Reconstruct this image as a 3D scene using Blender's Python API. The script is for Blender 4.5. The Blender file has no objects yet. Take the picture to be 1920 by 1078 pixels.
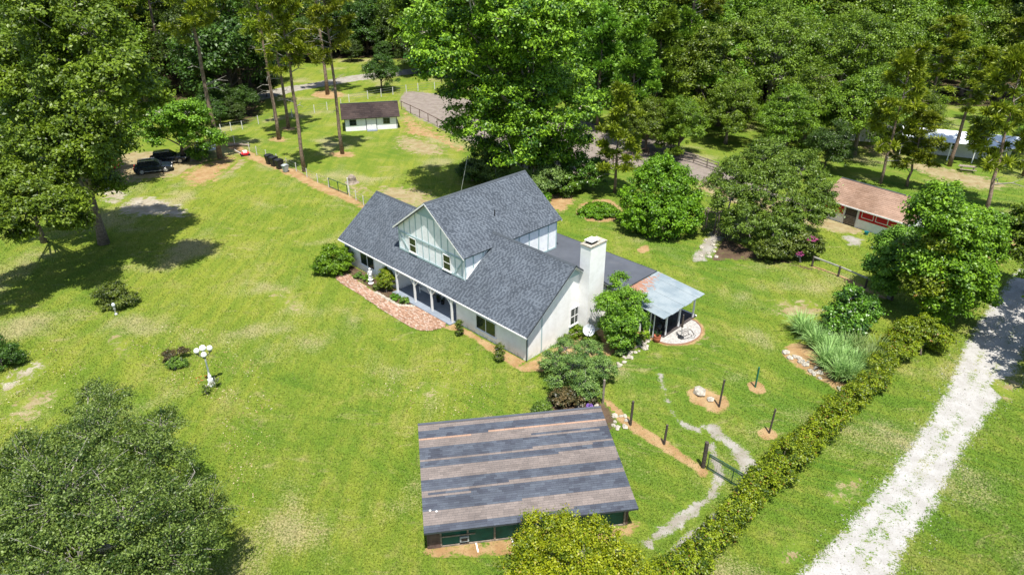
import bpy, math, random
import numpy as np
from mathutils import Vector

# ------------------------------------------------------------------ camera, light, exposure
scn = bpy.context.scene
C = scn.collection
F_PX, PITCH, CAM_H = 1301.0, math.radians(27.92), 30.0
cam_d = bpy.data.cameras.new('camera')
cam = bpy.data.objects.new('camera', cam_d); C.objects.link(cam)
cam.location = (0, 0, CAM_H)
cam.rotation_euler = (math.radians(90) - PITCH, 0, 0)
cam_d.sensor_width = 36.0
cam_d.lens = 36.0 * F_PX / 1920.0
cam_d.clip_end = 6000
scn.camera = cam

SUN_EL, SUN_AZ = math.radians(71), math.radians(168)      # azimuth clockwise from +Y
world = bpy.data.worlds.new('World'); scn.world = world; world.use_nodes = True
wn = world.node_tree; wn.nodes.clear()
sky = wn.nodes.new('ShaderNodeTexSky'); sky.sky_type = 'NISHITA'; sky.sun_disc = False
sky.sun_elevation = SUN_EL; sky.sun_rotation = SUN_AZ
bg = wn.nodes.new('ShaderNodeBackground'); bg.inputs[1].default_value = 0.108
wo = wn.nodes.new('ShaderNodeOutputWorld')
wn.links.new(sky.outputs[0], bg.inputs[0]); wn.links.new(bg.outputs[0], wo.inputs[0])
sun_d = bpy.data.lights.new('sun', 'SUN'); sun_d.energy = 4.9; sun_d.angle = math.radians(0.53)
sun_d.color = (1.0, 0.955, 0.88)
sun = bpy.data.objects.new('sun', sun_d); C.objects.link(sun)
sd = Vector((math.sin(SUN_AZ)*math.cos(SUN_EL), math.cos(SUN_AZ)*math.cos(SUN_EL), math.sin(SUN_EL)))
sun.rotation_euler = sd.to_track_quat('Z', 'Y').to_euler()
scn.view_settings.view_transform = 'Standard'
scn.view_settings.look = 'None'
scn.view_settings.exposure = 0.80
scn.view_settings.gamma = 1.0
scn.view_settings.use_curve_mapping = False
scn.render.engine = 'CYCLES'
scn.cycles.max_bounces = 6
scn.cycles.diffuse_bounces = 3
scn.cycles.transmission_bounces = 4
scn.cycles.transparent_max_bounces = 4

random.seed(5)
RNG = np.random.default_rng(7)
cP, sP = math.cos(PITCH), math.sin(PITCH)

def G(px, py, z=0.0):
    """Survey of the photo: the point of height z seen at this place of the 1920x1078 photograph."""
    a, b = px-960.0, py-539.0
    r = (a, F_PX*cP - b*sP, -F_PX*sP - b*cP)
    t = (z-CAM_H)/r[2]
    return Vector((t*r[0], t*r[1], z))
def PX(p):
    x, y, z = p[0], p[1], p[2]-CAM_H
    w = y*cP - z*sP
    return 960+F_PX*x/w, 539+F_PX*(-y*sP - z*cP)/w

# ------------------------------------------------------------------ materials
def nn(nt, t, **kw):
    n = nt.nodes.new(t)
    for k, v in kw.items(): setattr(n, k, v)
    return n
def mathn(nt, op, a, b=None, clamp=False):
    n = nn(nt, 'ShaderNodeMath', operation=op); n.use_clamp = clamp
    for i, v in enumerate((a, b)):
        if v is None: continue
        if hasattr(v, 'links'): nt.links.new(v, n.inputs[i])
        else: n.inputs[i].default_value = v
    return n.outputs[0]
def noise(nt, vec, scale, detail=3, rough=.55, dist=0.0):
    n = nn(nt, 'ShaderNodeTexNoise'); n.inputs['Scale'].default_value = scale
    n.inputs['Detail'].default_value = detail; n.inputs['Roughness'].default_value = rough
    n.inputs['Distortion'].default_value = dist
    if vec is not None: nt.links.new(vec, n.inputs['Vector'])
    return n.outputs[0]
def step(nt, s, lo, hi, a=0.0, b=1.0):
    n = nn(nt, 'ShaderNodeMapRange'); n.interpolation_type = 'SMOOTHSTEP'
    nt.links.new(s, n.inputs[0])
    for i, v in enumerate((lo, hi, a, b)): n.inputs[i+1].default_value = v
    return n.outputs[0]
def mixc(nt, fac, a, b, mode='MIX'):
    n = nn(nt, 'ShaderNodeMix', data_type='RGBA', blend_type=mode)
    for idx, v in ((0, fac), (6, a), (7, b)):
        if hasattr(v, 'links'): nt.links.new(v, n.inputs[idx])
        elif idx == 0: n.inputs[0].default_value = v
        else: n.inputs[idx].default_value = (*v, 1)
    return n.outputs[2]
def new_mat(name):
    m = bpy.data.materials.new(name); m.use_nodes = True
    nt = m.node_tree; b = nt.nodes['Principled BSDF']
    return m, nt, b
def scaled(nt, vec, s):
    n = nn(nt, 'ShaderNodeVectorMath', operation='MULTIPLY'); nt.links.new(vec, n.inputs[0]); n.inputs[1].default_value = s
    return n.outputs[0]

def plain(name, col, rough=.7, var=.18, scale=3.0, metal=0.0, bump=0.0, bscale=20, spec=.3, dirt=None, dirt_amt=.3):
    m, nt, b = new_mat(name)
    tc = nn(nt, 'ShaderNodeTexCoord').outputs['Object']
    n1 = noise(nt, tc, scale, 5)
    f = step(nt, n1, .3, .7, 1-var, 1+var)
    cc = nn(nt, 'ShaderNodeVectorMath', operation='SCALE'); cc.inputs[0].default_value = col; nt.links.new(f, cc.inputs[3])
    out = cc.outputs[0]
    if dirt:
        n2 = noise(nt, tc, scale*.7+.3, 6, .65)
        out = mixc(nt, step(nt, n2, .5, .75, 0, dirt_amt), out, dirt)
    nt.links.new(out, b.inputs['Base Color'])
    b.inputs['Roughness'].default_value = rough; b.inputs['Metallic'].default_value = metal
    b.inputs['Specular IOR Level'].default_value = spec
    if bump:
        bp = nn(nt, 'ShaderNodeBump'); bp.inputs['Strength'].default_value = bump; bp.inputs['Distance'].default_value = .05
        nt.links.new(noise(nt, tc, bscale, 4), bp.inputs['Height']); nt.links.new(bp.outputs[0], b.inputs['Normal'])
    return m

def lawn_color(nt, pos):
    big = noise(nt, pos, .045, 4, .55, .3)
    mid = noise(nt, pos, .22, 5, .6, .4)
    fine = noise(nt, pos, 1.7, 6, .7)
    tiny = noise(nt, pos, 7.5, 5, .75)
    sx = nn(nt, 'ShaderNodeSeparateXYZ'); nt.links.new(pos, sx.inputs[0])
    west = step(nt, sx.outputs[0], -30, 10, .08, .0)
    a = mathn(nt, 'ADD', mathn(nt, 'MULTIPLY', big, .55), mathn(nt, 'MULTIPLY', mid, .45))
    a = mathn(nt, 'ADD', a, west)
    c = mixc(nt, step(nt, a, .38, .66), (.074, .140, .015), (.172, .203, .025))
    # mowing streaks
    st = noise(nt, scaled(nt, pos, (1.3, .16, 1)), .8, 4, .6, .8)
    w1 = nn(nt, 'ShaderNodeVectorMath', operation='ADD'); nt.links.new(pos, w1.inputs[0])
    wz = nn(nt, 'ShaderNodeVectorMath', operation='SCALE'); wz.inputs[0].default_value = (9, 14, 0); nt.links.new(noise(nt, pos, .03, 2), wz.inputs[3]); nt.links.new(wz.outputs[0], w1.inputs[1])
    rot = nn(nt, 'ShaderNodeVectorRotate', rotation_type='Z_AXIS'); rot.inputs['Angle'].default_value = .6; nt.links.new(w1.outputs[0], rot.inputs['Vector'])
    st2 = noise(nt, scaled(nt, rot.outputs[0], (.10, 1.5, 1)), .75, 3, .6)
    c = mixc(nt, step(nt, st2, .42, .60, .0, .45), c, (.185, .212, .030))
    c = mixc(nt, step(nt, st, .40, .60, 0, .50), c, (.078, .142, .014))
    yl = mathn(nt, 'ADD', mathn(nt, 'MULTIPLY', mid, .6), mathn(nt, 'MULTIPLY', fine, .4))
    c = mixc(nt, step(nt, yl, .51, .65, 0, .55), c, (.220, .212, .062))
    # thin straw where the grass is worn
    s1 = noise(nt, pos, .13, 3, .5, .2)
    s2 = mathn(nt, 'ADD', mathn(nt, 'MULTIPLY', s1, .62), mathn(nt, 'MULTIPLY', tiny, .38))
    s2 = mathn(nt, 'ADD', s2, mathn(nt, 'MULTIPLY', west, .28))
    c = mixc(nt, step(nt, s2, .548, .645, 0, .65), c, (.310, .258, .150))
    s3 = noise(nt, scaled(nt, pos, (.5, 1.1, 1)), .55, 7, .78, .9)
    c = mixc(nt, step(nt, s3, .56, .68, 0, .55), c, (.285, .240, .120))
    # clover and weeds, darker specks
    w = noise(nt, pos, 3.3, 5, .7)
    c = mixc(nt, step(nt, w, .53, .70, 0, .55), c, (.046, .086, .012))
    v = mathn(nt, 'ADD', mathn(nt, 'MULTIPLY', tiny, 1.8), .10)
    sc = nn(nt, 'ShaderNodeVectorMath', operation='SCALE'); nt.links.new(c, sc.inputs[0]); nt.links.new(v, sc.inputs[3])
    return sc.outputs[0], tiny

DIRTS = {   # main colour, second colour, fine colour, grass strength
    'gravel':  ((0.315, 0.303, 0.280), (0.380, 0.370, 0.352), (0.170, 0.155, 0.120)),
    'sand':    ((0.269, 0.224, 0.157), (0.347, 0.314, 0.252), (0.168, 0.134, 0.078)),
    'straw':   ((0.235, 0.179, 0.090), (0.291, 0.246, 0.140), (0.146, 0.112, 0.056)),
    'mulch':   ((0.270, 0.165, 0.075), (0.340, 0.235, 0.120), (0.095, 0.056, 0.028)),
    'soil':    ((0.073, 0.048, 0.031), (0.112, 0.078, 0.050), (0.034, 0.022, 0.017)),
    'paddock': ((0.185, 0.154, 0.132), (0.235, 0.202, 0.174), (0.112, 0.090, 0.073)),
    'track':   ((0.235, 0.213, 0.174), (0.302, 0.286, 0.252), (0.157, 0.134, 0.095)),
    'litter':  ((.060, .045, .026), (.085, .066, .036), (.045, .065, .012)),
    'lawnpatch': ((.120, .160, .022), (.160, .200, .030), (.24, .21, .15)),
    'pebble':  ((0.330, 0.300, 0.250), (0.400, 0.375, 0.330), (0.252, 0.224, 0.190)),
}
def ground_mat(kind=None, edge=.5, amp=.9, fade=.13, weeds=.45, median=0):
    m, nt, b = new_mat('ground_' + (kind or 'lawn'))
    pos = nn(nt, 'ShaderNodeNewGeometry').outputs['Position']
    c, h = lawn_color(nt, pos)
    if kind:
        A, B, D = DIRTS[kind]; edge *= .72
        n1 = noise(nt, pos, .9, 5, .6); n2 = noise(nt, pos, 9, 5, .75)
        d = mixc(nt, step(nt, n1, .35, .65), A, B)
        d = mixc(nt, step(nt, n2, .52, .72, 0, .75), d, D)
        at = nn(nt, 'ShaderNodeAttribute', attribute_name='m').outputs['Fac']
        n3 = noise(nt, pos, 1.1, 7, .72, .4)
        k = mathn(nt, 'ADD', at, mathn(nt, 'MULTIPLY', mathn(nt, 'SUBTRACT', n3, .5), amp*3.6))
        k = mathn(nt, 'ADD', k, mathn(nt, 'MULTIPLY', mathn(nt, 'SUBTRACT', n2, .5), amp*1.8))
        f = step(nt, k, edge-fade, edge+fade)
        if weeds:
            f = mathn(nt, 'MULTIPLY', f, step(nt, noise(nt, pos, 1.6, 6, .75), .56, .66, 1, 1-weeds))
        if median:
            md = mathn(nt, 'MULTIPLY', step(nt, at, .35, .75), step(nt, mathn(nt, 'ADD', mathn(nt, 'MULTIPLY', noise(nt, pos, .16, 2), .7), mathn(nt, 'MULTIPLY', n3, .6)), .58, .68))
            k = mathn(nt, 'SUBTRACT', k, mathn(nt, 'MULTIPLY', md, median))
            k = mathn(nt, 'ADD', k, mathn(nt, 'MULTIPLY', mathn(nt, 'SUBTRACT', noise(nt, pos, 4.5, 5, .8), .5), 1.1))
            f = step(nt, k, edge-.06, edge+.06)
        # nothing at all right at the rim of the sheet
        f = mathn(nt, 'MULTIPLY', f, step(nt, at, .0, .12))
        c = mixc(nt, f, c, d)
    nt.links.new(c, b.inputs['Base Color'])
    b.inputs['Roughness'].default_value = .95; b.inputs['Specular IOR Level'].default_value = .08
    bp = nn(nt, 'ShaderNodeBump'); bp.inputs['Strength'].default_value = .55; bp.inputs['Distance'].default_value = .12
    nt.links.new(h, bp.inputs['Height']); nt.links.new(bp.outputs[0], b.inputs['Normal'])
    return m
M_lawn = ground_mat()
GM = {}
def gmat(kind, **kw):
    key = (kind, tuple(sorted(kw.items())))
    if key not in GM: GM[key] = ground_mat(kind, **kw)
    return GM[key]

def leaf_mat(name, dark, light, trans=.28, rough=.45, spec=.35, accent=None, acc_amt=.0):
    m, nt, b = new_mat(name)
    at = nn(nt, 'ShaderNodeAttribute', attribute_name='tone').outputs['Fac']
    c = mixc(nt, at, dark, light)
    if accent:
        c = mixc(nt, step(nt, at, 1-acc_amt, 1-acc_amt+.02), c, accent)
    oi = nn(nt, 'ShaderNodeObjectInfo').outputs['Random']
    hs = nn(nt, 'ShaderNodeHueSaturation'); nt.links.new(c, hs.inputs['Color'])
    nt.links.new(step(nt, oi, 0, 1, .478, .512), hs.inputs['Hue']); nt.links.new(step(nt, oi, 0, 1, .76, 1.24), hs.inputs['Value'])
    b.inputs['Roughness'].default_value = rough; b.inputs['Specular IOR Level'].default_value = spec
    nt.links.new(hs.outputs[0], b.inputs['Base Color'])
    tr = nn(nt, 'ShaderNodeBsdfTranslucent')
    tcol = mixc(nt, .4, hs.outputs[0], (.13, .24, .01), 'MIX')
    nt.links.new(tcol, tr.inputs[0])
    mx = nn(nt, 'ShaderNodeMixShader'); mx.inputs[0].default_value = trans
    nt.links.new(b.outputs[0], mx.inputs[1]); nt.links.new(tr.outputs[0], mx.inputs[2])
    nt.links.new(mx.outputs[0], nt.nodes['Material Output'].inputs[0])
    return m
ML = {
 'oak':      leaf_mat('leaf_oak', (0.026, 0.071, 0.006), (0.202, 0.338, 0.018)),
 'oakgrey':  leaf_mat('leaf_oakgrey', (.026, .052, .008), (.165, .222, .042)),
 'sycamore': leaf_mat('leaf_sycamore', (0.030, 0.080, 0.006), (0.244, 0.380, 0.018), trans=.3),
 'pine':     leaf_mat('leaf_pine', (0.050, 0.092, 0.006), (0.301, 0.387, 0.018), trans=.22),
 'bamboo':   leaf_mat('leaf_bamboo', (0.034, 0.092, 0.008), (0.216, 0.372, 0.027), trans=.28),
 'dark':     leaf_mat('leaf_dark', (0.010, 0.029, 0.004), (0.075, 0.143, 0.013), trans=.2),
 'round':    leaf_mat('leaf_round', (0.028, 0.084, 0.004), (0.182, 0.339, 0.011), trans=.3),
 'glossy':   leaf_mat('leaf_glossy', (0.017, 0.050, 0.006), (0.128, 0.240, 0.018), trans=.18, rough=.35, spec=.4),
 'myrtle':   leaf_mat('leaf_myrtle', (0.030, 0.088, 0.010), (0.198, 0.368, 0.036), trans=.28),
 'silver':   leaf_mat('leaf_silver', (0.035, 0.088, 0.017), (0.203, 0.330, 0.069), trans=.2),
 'yellow':   leaf_mat('leaf_yellow', (0.098, 0.191, 0.006), (0.388, 0.503, 0.014), trans=.3, accent=(.45, .42, .04), acc_amt=.04),
 'hedge':    leaf_mat('leaf_hedge', (.034, .095, .004), (.300, .440, .014), trans=.28, accent=(.30, .13, .03), acc_amt=.015),
 'vine':     leaf_mat('leaf_vine', (0.028, 0.077, 0.004), (0.215, 0.347, 0.015), trans=.28),
 'shrub':    leaf_mat('leaf_shrub', (0.022, 0.056, 0.007), (0.165, 0.255, 0.027), trans=.22),
 'red':      leaf_mat('leaf_red', (.030, .040, .012), (.160, .120, .045), trans=.2),
 'fern':     leaf_mat('leaf_fern', (0.042, 0.154, 0.006), (0.165, 0.405, 0.015), trans=.3),
 'reed':     leaf_mat('leaf_reed', (0.090, 0.180, 0.033), (0.355, 0.505, 0.168), trans=.3),
 'lemon':    leaf_mat('leaf_lemon', (0.084, 0.154, 0.007), (0.300, 0.390, 0.022), trans=.26),
 'pink':     leaf_mat('petal_pink', (.35, .04, .16), (.50, .10, .27), trans=.2),
 'redpetal': leaf_mat('petal_red', (.40, .02, .01), (.60, .06, .03), trans=.2),
}
M_bark = plain('bark', (.17, .135, .105), .9, .35, 5, bump=.8, bscale=14)
M_barkp = plain('bark_pale', (.42, .38, .31), .85, .35, 4, bump=.5, bscale=12)
M_barkpine = plain('bark_pine', (.20, .145, .105), .9, .4, 3, bump=.9, bscale=10)
M_barkdark = plain('bark_dark', (.07, .055, .045), .9, .3, 5, bump=.6)
M_twig = plain('twig_grey', (.25, .235, .20), .85, .25, 6)
def white_wall():
    m, nt, b = new_mat('white_painted_brick')
    tc = nn(nt, 'ShaderNodeTexCoord').outputs['Object']
    n1 = noise(nt, tc, 1.4, 6, .65); n2 = noise(nt, tc, 9, 4)
    c = mixc(nt, step(nt, n1, .35, .7), (.88, .87, .85), (.78, .77, .74))
    c = mixc(nt, step(nt, n2, .6, .8, 0, .35), c, (.52, .50, .46))
    sx = nn(nt, 'ShaderNodeSeparateXYZ'); nt.links.new(tc, sx.inputs[0])
    zz = mathn(nt, 'MULTIPLY', sx.outputs[2], 1/.078)
    fr = mathn(nt, 'FRACT', zz)
    line = step(nt, fr, .0, .16, 0, 1)
    # splash-back dirt near the ground
    low = mathn(nt, 'MULTIPLY', step(nt, sx.outputs[2], .5, .05, 0, .6), step(nt, noise(nt, tc, 3, 5, .7), .4, .6))
    c = mixc(nt, low, c, (.38, .34, .27))
    c = mixc(nt, line, mixc(nt, .18, c, (.35, .34, .32)), c)
    nt.links.new(c, b.inputs['Base Color']); b.inputs['Roughness'].default_value = .75
    bp = nn(nt, 'ShaderNodeBump'); bp.inputs['Strength'].default_value = .3; bp.inputs['Distance'].default_value = .004
    nt.links.new(mathn(nt, 'ADD', line, n2), bp.inputs['Height']); nt.links.new(bp.outputs[0], b.inputs['Normal'])
    return m
M_white = white_wall()
M_panel = plain('white_panel', (.83, .845, .85), .7, .06, 2, bump=.1, dirt=(.5, .5, .47), dirt_amt=.3)
M_trim = plain('sage_trim', (.38, .49, .50), .6, .06, 4)
M_whitetrim = plain('white_trim', (.76, .76, .74), .6, .05, 3)
M_fascia = plain('fascia_dark', (.055, .065, .075), .6, .1)
M_glass = None
def glass():
    m, nt, b = new_mat('window_glass')
    b.inputs['Base Color'].default_value = (.020, .030, .024, 1); b.inputs['Roughness'].default_value = .06
    b.inputs['Specular IOR Level'].default_value = .8
    return m
M_glass = glass()
def attr_mat(name, stops, rough=.9, grain=.25, gscale=30, metal=0, spec=.2):
    m, nt, b = new_mat(name)
    at = nn(nt, 'ShaderNodeAttribute', attribute_name='tone').outputs['Fac']
    r = nn(nt, 'ShaderNodeValToRGB'); nt.links.new(at, r.inputs[0])
    e = r.color_ramp.elements
    e[0].position, e[0].color = stops[0][0], (*stops[0][1], 1)
    e[1].position, e[1].color = stops[-1][0], (*stops[-1][1], 1)
    for p, c in stops[1:-1]:
        x = e.new(p); x.color = (*c, 1)
    tc = nn(nt, 'ShaderNodeTexCoord').outputs['Object']
    g = step(nt, noise(nt, tc, gscale, 4, .7), .3, .7, 1-grain, 1+grain)
    g2 = step(nt, noise(nt, tc, .5, 4, .6), .3, .7, .88, 1.12)
    sc = nn(nt, 'ShaderNodeVectorMath', operation='SCALE'); nt.links.new(r.outputs[0], sc.inputs[0])
    nt.links.new(mathn(nt, 'MULTIPLY', g, g2), sc.inputs[3]); nt.links.new(sc.outputs[0], b.inputs['Base Color'])
    b.inputs['Roughness'].default_value = rough; b.inputs['Metallic'].default_value = metal
    b.inputs['Specular IOR Level'].default_value = spec
    return m
M_shingle = attr_mat('slate_blue_shingle', [(0, (.040, .049, .062)), (.35, (.060, .072, .088)), (.6, (.092, .108, .128)), (1, (.125, .145, .168))], .88)
M_barnroof = attr_mat('striped_shingle', [(0, (.036, .036, .046)), (.25, (.055, .062, .080)), (.45, (.090, .104, .126)), (.55, (.110, .094, .086)), (.8, (.205, .172, .154)), (.9, (.245, .205, .182)), (1, (.34, .205, .13))], .9, grain=.12)
M_brownroof = attr_mat('brown_shingle', [(0, (.19, .118, .078)), (1, (.30, .20, .145))], .92)
M_darkroof = attr_mat('weathered_brown_shingle', [(0, (.024, .017, .017)), (1, (.060, .043, .038))], .92)
M_flat = plain('charcoal_membrane', (.072, .080, .096), .8, .10, .8, dirt=(.11, .113, .12), dirt_amt=.4)
def metalroof():
    m, nt, b = new_mat('galvanised_sheet')
    tc = nn(nt, 'ShaderNodeTexCoord').outputs['Object']
    n1 = noise(nt, tc, .9, 5, .6); n2 = noise(nt, tc, 2.2, 7, .75, .5)
    c = mixc(nt, step(nt, n1, .35, .65), (.21, .26, .285), (.29, .335, .35))
    sx = nn(nt, 'ShaderNodeSeparateXYZ'); nt.links.new(tc, sx.inputs[0])
    # rust collects along the wall side of the sheets
    near = step(nt, sx.outputs[0], 4.0, 1.6, 0, .26)
    k = mathn(nt, 'ADD', n2, near)
    k = mathn(nt, 'ADD', k, step(nt, sx.outputs[1], 14.6, 11.5, -.14, 0))
    c = mixc(nt, step(nt, k, .66, .71, 0, .9), c, (.36, .17, .09))
    c = mixc(nt, step(nt, noise(nt, tc, 6, 5, .8), .63, .7, 0, .6), c, (.46, .44, .41))
    nt.links.new(c, b.inputs['Base Color']); b.inputs['Roughness'].default_value = .48; b.inputs['Metallic'].default_value = .35
    return m
M_metal = metalroof()
M_concrete = plain('porch_concrete', (.19, .22, .26), .8, .12, 1.5, dirt=(.28, .29, .3))
M_deck = plain('deck_dark', (.060, .050, .048), .8, .2, 2)
M_brick = attr_mat('walkway_brick', [(0, (.22, .125, .080)), (.5, (.32, .195, .130)), (.85, (.38, .255, .190)), (1, (.40, .34, .28))], .9)
M_rock = plain('limestone', (.36, .33, .27), .9, .4, 4, bump=.6, bscale=8, dirt=(.18, .15, .11))
M_wood_dark = plain('weathered_post', (.075, .060, .048), .9, .3, 6, bump=.5)
M_wood = plain('grey_wood', (.23, .19, .15), .9, .3, 5, bump=.4)
M_woodtan = plain('tan_wood', (.34, .27, .18), .85, .2, 5)
M_greenpost = plain('green_paint', (.02, .13, .075), .5, .12)
M_gategreen = plain('gate_green', (.025, .070, .040), .5, .12)
M_barngreen = plain('barn_green', (.006, .085, .060), .6, .2, 2)
M_barnbrown = plain('barn_block', (.115, .075, .060), .9, .25, 3, bump=.3)
M_black = plain('black_plastic', (.018, .019, .021), .5, .15, spec=.4)
M_grey = plain('grey_plastic', (.33, .36, .36), .5, .1)
M_redpaint = plain('red_paint', (.48, .012, .022), .6, .12)
M_terra = plain('terracotta', (.42, .13, .07), .7, .15)
M_steel = plain('steel_grey', (.42, .43, .43), .4, .1, metal=.5)
M_rubber = plain('rubber', (.022, .022, .023), .8, .1)
M_alloy = plain('alloy', (.45, .46, .47), .3, .05, metal=.7)
M_globe = plain('globe_white', (.85, .85, .83), .3, .02, spec=.5)
M_carblue = plain('car_paint_dark', (.008, .014, .024), .18, .03, spec=.7)
M_carglass = plain('car_glass', (.012, .016, .020), .05, .02, spec=.9)
M_redlens = plain('red_lens', (.40, .01, .01), .3, .05)
M_teal = plain('teal_plastic', (.02, .20, .21), .5, .1)
M_pipe = plain('fence_pipe', (.13, .085, .065), .7, .25)
M_pipegrey = plain('rail_grey', (.30, .29, .25), .8, .2)
M_whitepost = plain('white_post', (.60, .59, .55), .7, .15)
M_wire = plain('wire', (.20, .21, .20), .6, .1, metal=.3)
M_dish = plain('dish_grey', (.56, .60, .63), .45, .05)
M_purple = plain('purple_glaze', (.16, .09, .30), .4, .1)
M_trailer = plain('trailer_white', (.66, .70, .74), .4, .08)
M_cream = plain('cream_siding', (.62, .62, .57), .7, .08)

# ------------------------------------------------------------------ mesh helpers
def v3(*a): return Vector(a)
class MB:
    def __init__(s): s.v = []; s.f = []; s.t = []
    def quad(s, a, b, c, d, tone=None):
        n = len(s.v); s.v += [tuple(a), tuple(b), tuple(c), tuple(d)]; s.f.append((n, n+1, n+2, n+3)); s.t.append(tone or 0)
    def poly(s, pts, tone=None):
        n = len(s.v); s.v += [tuple(p) for p in pts]; s.f.append(tuple(range(n, n+len(pts)))); s.t.append(tone or 0)
    def box(s, x0, x1, y0, y1, z0, z1, tone=None):
        s.prism([(x0, y0), (x1, y0), (x1, y1), (x0, y1)], z0, z1, tone=tone)
    def prism(s, pts, z0, z1, axis='z', tone=None):
        """pts 2D outline; axis z: (x,y); axis x: (y,z) extruded x0..x1; axis y: (x,z)"""
        def m(p, h):
            if axis == 'z': return (p[0], p[1], h)
            if axis == 'x': return (h, p[0], p[1])
            return (p[0], h, p[1])
        n = len(s.v); k = len(pts)
        s.v += [m(p, z0) for p in pts] + [m(p, z1) for p in pts]
        s.f.append(tuple(range(n+k-1, n-1, -1))); s.f.append(tuple(range(n+k, n+2*k)))
        for i in range(k):
            j = (i+1) % k
            s.f.append((n+i, n+j, n+k+j, n+k+i))
        s.t += [tone or 0]*(k+2)
    def bar(s, a, b, w, h=None, up=(0, 0, 1)):
        a, b = Vector(a), Vector(b); d = (b-a)
        if d.length < 1e-6: return
        d.normalize(); u = Vector(up)
        if abs(d.dot(u)) > .95: u = Vector((1, 0, 0))
        r = d.cross(u).normalized(); u = r.cross(d).normalized(); h = h or w
        n = len(s.v)
        for p in (a, b):
            for i, j in ((-1, -1), (1, -1), (1, 1), (-1, 1)): s.v.append(tuple(p+r*i*w/2+u*j*h/2))
        for q in ((0, 1, 2, 3), (7, 6, 5, 4), (0, 4, 5, 1), (1, 5, 6, 2), (2, 6, 7, 3), (3, 7, 4, 0)): s.f.append(tuple(n+i for i in q))
        s.t += [0]*6
    def tube(s, pts, rads, n=8, cap=True):
        pts = [Vector(p) for p in pts]; base = len(s.v)
        prev = None
        for i, p in enumerate(pts):
            d = (pts[min(i+1, len(pts)-1)]-pts[max(i-1, 0)])
            if d.length < 1e-6: d = Vector((0, 0, 1))
            d.normalize()
            if prev is None:
                r = d.cross(Vector((.13, .97, .2))).normalized()
            else:
                r = (prev - d*prev.dot(d)).normalized()
            prev = r; u = d.cross(r)
            for k in range(n):
                a = 2*math.pi*k/n
                s.v.append(tuple(p+(r*math.cos(a)+u*math.sin(a))*rads[i]))
        for i in range(len(pts)-1):
            for k in range(n):
                a, b = base+i*n+k, base+i*n+(k+1) % n
                s.f.append((a, b, b+n, a+n)); s.t.append(0)
        if cap:
            s.f.append(tuple(base+k for k in range(n-1, -1, -1))); s.f.append(tuple(base+(len(pts)-1)*n+k for k in range(n))); s.t += [0, 0]
    def lathe(s, prof, c=(0, 0, 0), n=16):
        base = len(s.v)
        for r, z in prof:
            for k in range(n):
                a = 2*math.pi*k/n; s.v.append((c[0]+r*math.cos(a), c[1]+r*math.sin(a), c[2]+z))
        for i in range(len(prof)-1):
            for k in range(n):
                a, b = base+i*n+k, base+i*n+(k+1) % n
                s.f.append((a, b, b+n, a+n)); s.t.append(0)
        s.f.append(tuple(base+k for k in range(n-1, -1, -1))); s.f.append(tuple(base+(len(prof)-1)*n+k for k in range(n))); s.t += [0, 0]
    def rock(s, c, r, rng, sq=.6):
        n0 = len(s.v); ph = (1+5**.5)/2
        vs = [(-1, ph, 0), (1, ph, 0), (-1, -ph, 0), (1, -ph, 0), (0, -1, ph), (0, 1, ph), (0, -1, -ph), (0, 1, -ph), (ph, 0, -1), (ph, 0, 1), (-ph, 0, -1), (-ph, 0, 1)]
        ax = rng.uniform(.7, 1.35), rng.uniform(.7, 1.35)
        for v in vs:
            k = r/1.9*rng.uniform(.75, 1.2)
            s.v.append((c[0]+v[0]*k*ax[0], c[1]+v[1]*k*ax[1], c[2]+v[2]*k*sq))
        for f in [(0, 11, 5), (0, 5, 1), (0, 1, 7), (0, 7, 10), (0, 10, 11), (1, 5, 9), (5, 11, 4), (11, 10, 2), (10, 7, 6), (7, 1, 8), (3, 9, 4), (3, 4, 2), (3, 2, 6), (3, 6, 8), (3, 8, 9), (4, 9, 5), (2, 4, 11), (6, 2, 10), (8, 6, 7), (9, 8, 1)]:
            s.f.append(tuple(n0+i for i in f)); s.t.append(0)
    def mesh(s, name, mat, smooth=False, tone=False):
        me = bpy.data.meshes.new(name); me.from_pydata(s.v, [], s.f)
        if tone:
            a = me.attributes.new('tone', 'FLOAT', 'FACE'); a.data.foreach_set('value', [float(x) for x in s.t])
        if smooth: me.shade_smooth()
        me.materials.append(mat); me.update()
        return me
    def build(s, name, mat, parent=None, smooth=False, tone=False, stuff=False, label=None):
        o = bpy.data.objects.new(name, s.mesh(name, mat, smooth, tone)); C.objects.link(o)
        if parent is not None: o.parent = parent
        if stuff: o['kind'] = 'stuff'
        if label: o['label'] = label
        return o
def bx(name, mat, parent, *dims, label=None):
    b = MB(); b.box(*dims); return b.build(name, mat, parent, label=label)
def put(name, me, parent=None, loc=(0, 0, 0), rz=0, sc=None):
    o = bpy.data.objects.new(name, me); C.objects.link(o)
    if parent is not None: o.parent = parent
    o.location = loc; o.rotation_euler = (0, 0, rz)
    if sc: o.scale = sc
    return o
def tag(o, label, cat, group=None):
    o['label'] = label; o['category'] = cat
    if group: o['group'] = group
    return o
def thing(name, label, cat, loc=(0, 0, 0), rz=0, group=None):
    o = bpy.data.objects.new(name, None); C.objects.link(o); o.empty_display_size = .2
    o.location = loc; o.rotation_euler = (0, 0, rz)
    return tag(o, label, cat, group)
def struct(o): o['kind'] = 'structure'; return o
def dup(root, loc, rz=0, label=None, group=None):
    r = root.copy(); C.objects.link(r); r.location = loc; r.rotation_euler = (0, 0, rz)
    if label: r['label'] = label
    if group: r['group'] = group
    for ch in list(root.children):
        c = ch.copy(); C.objects.link(c); c.parent = r
        for g in list(ch.children):
            d = g.copy(); C.objects.link(d); d.parent = c
    return r

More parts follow.
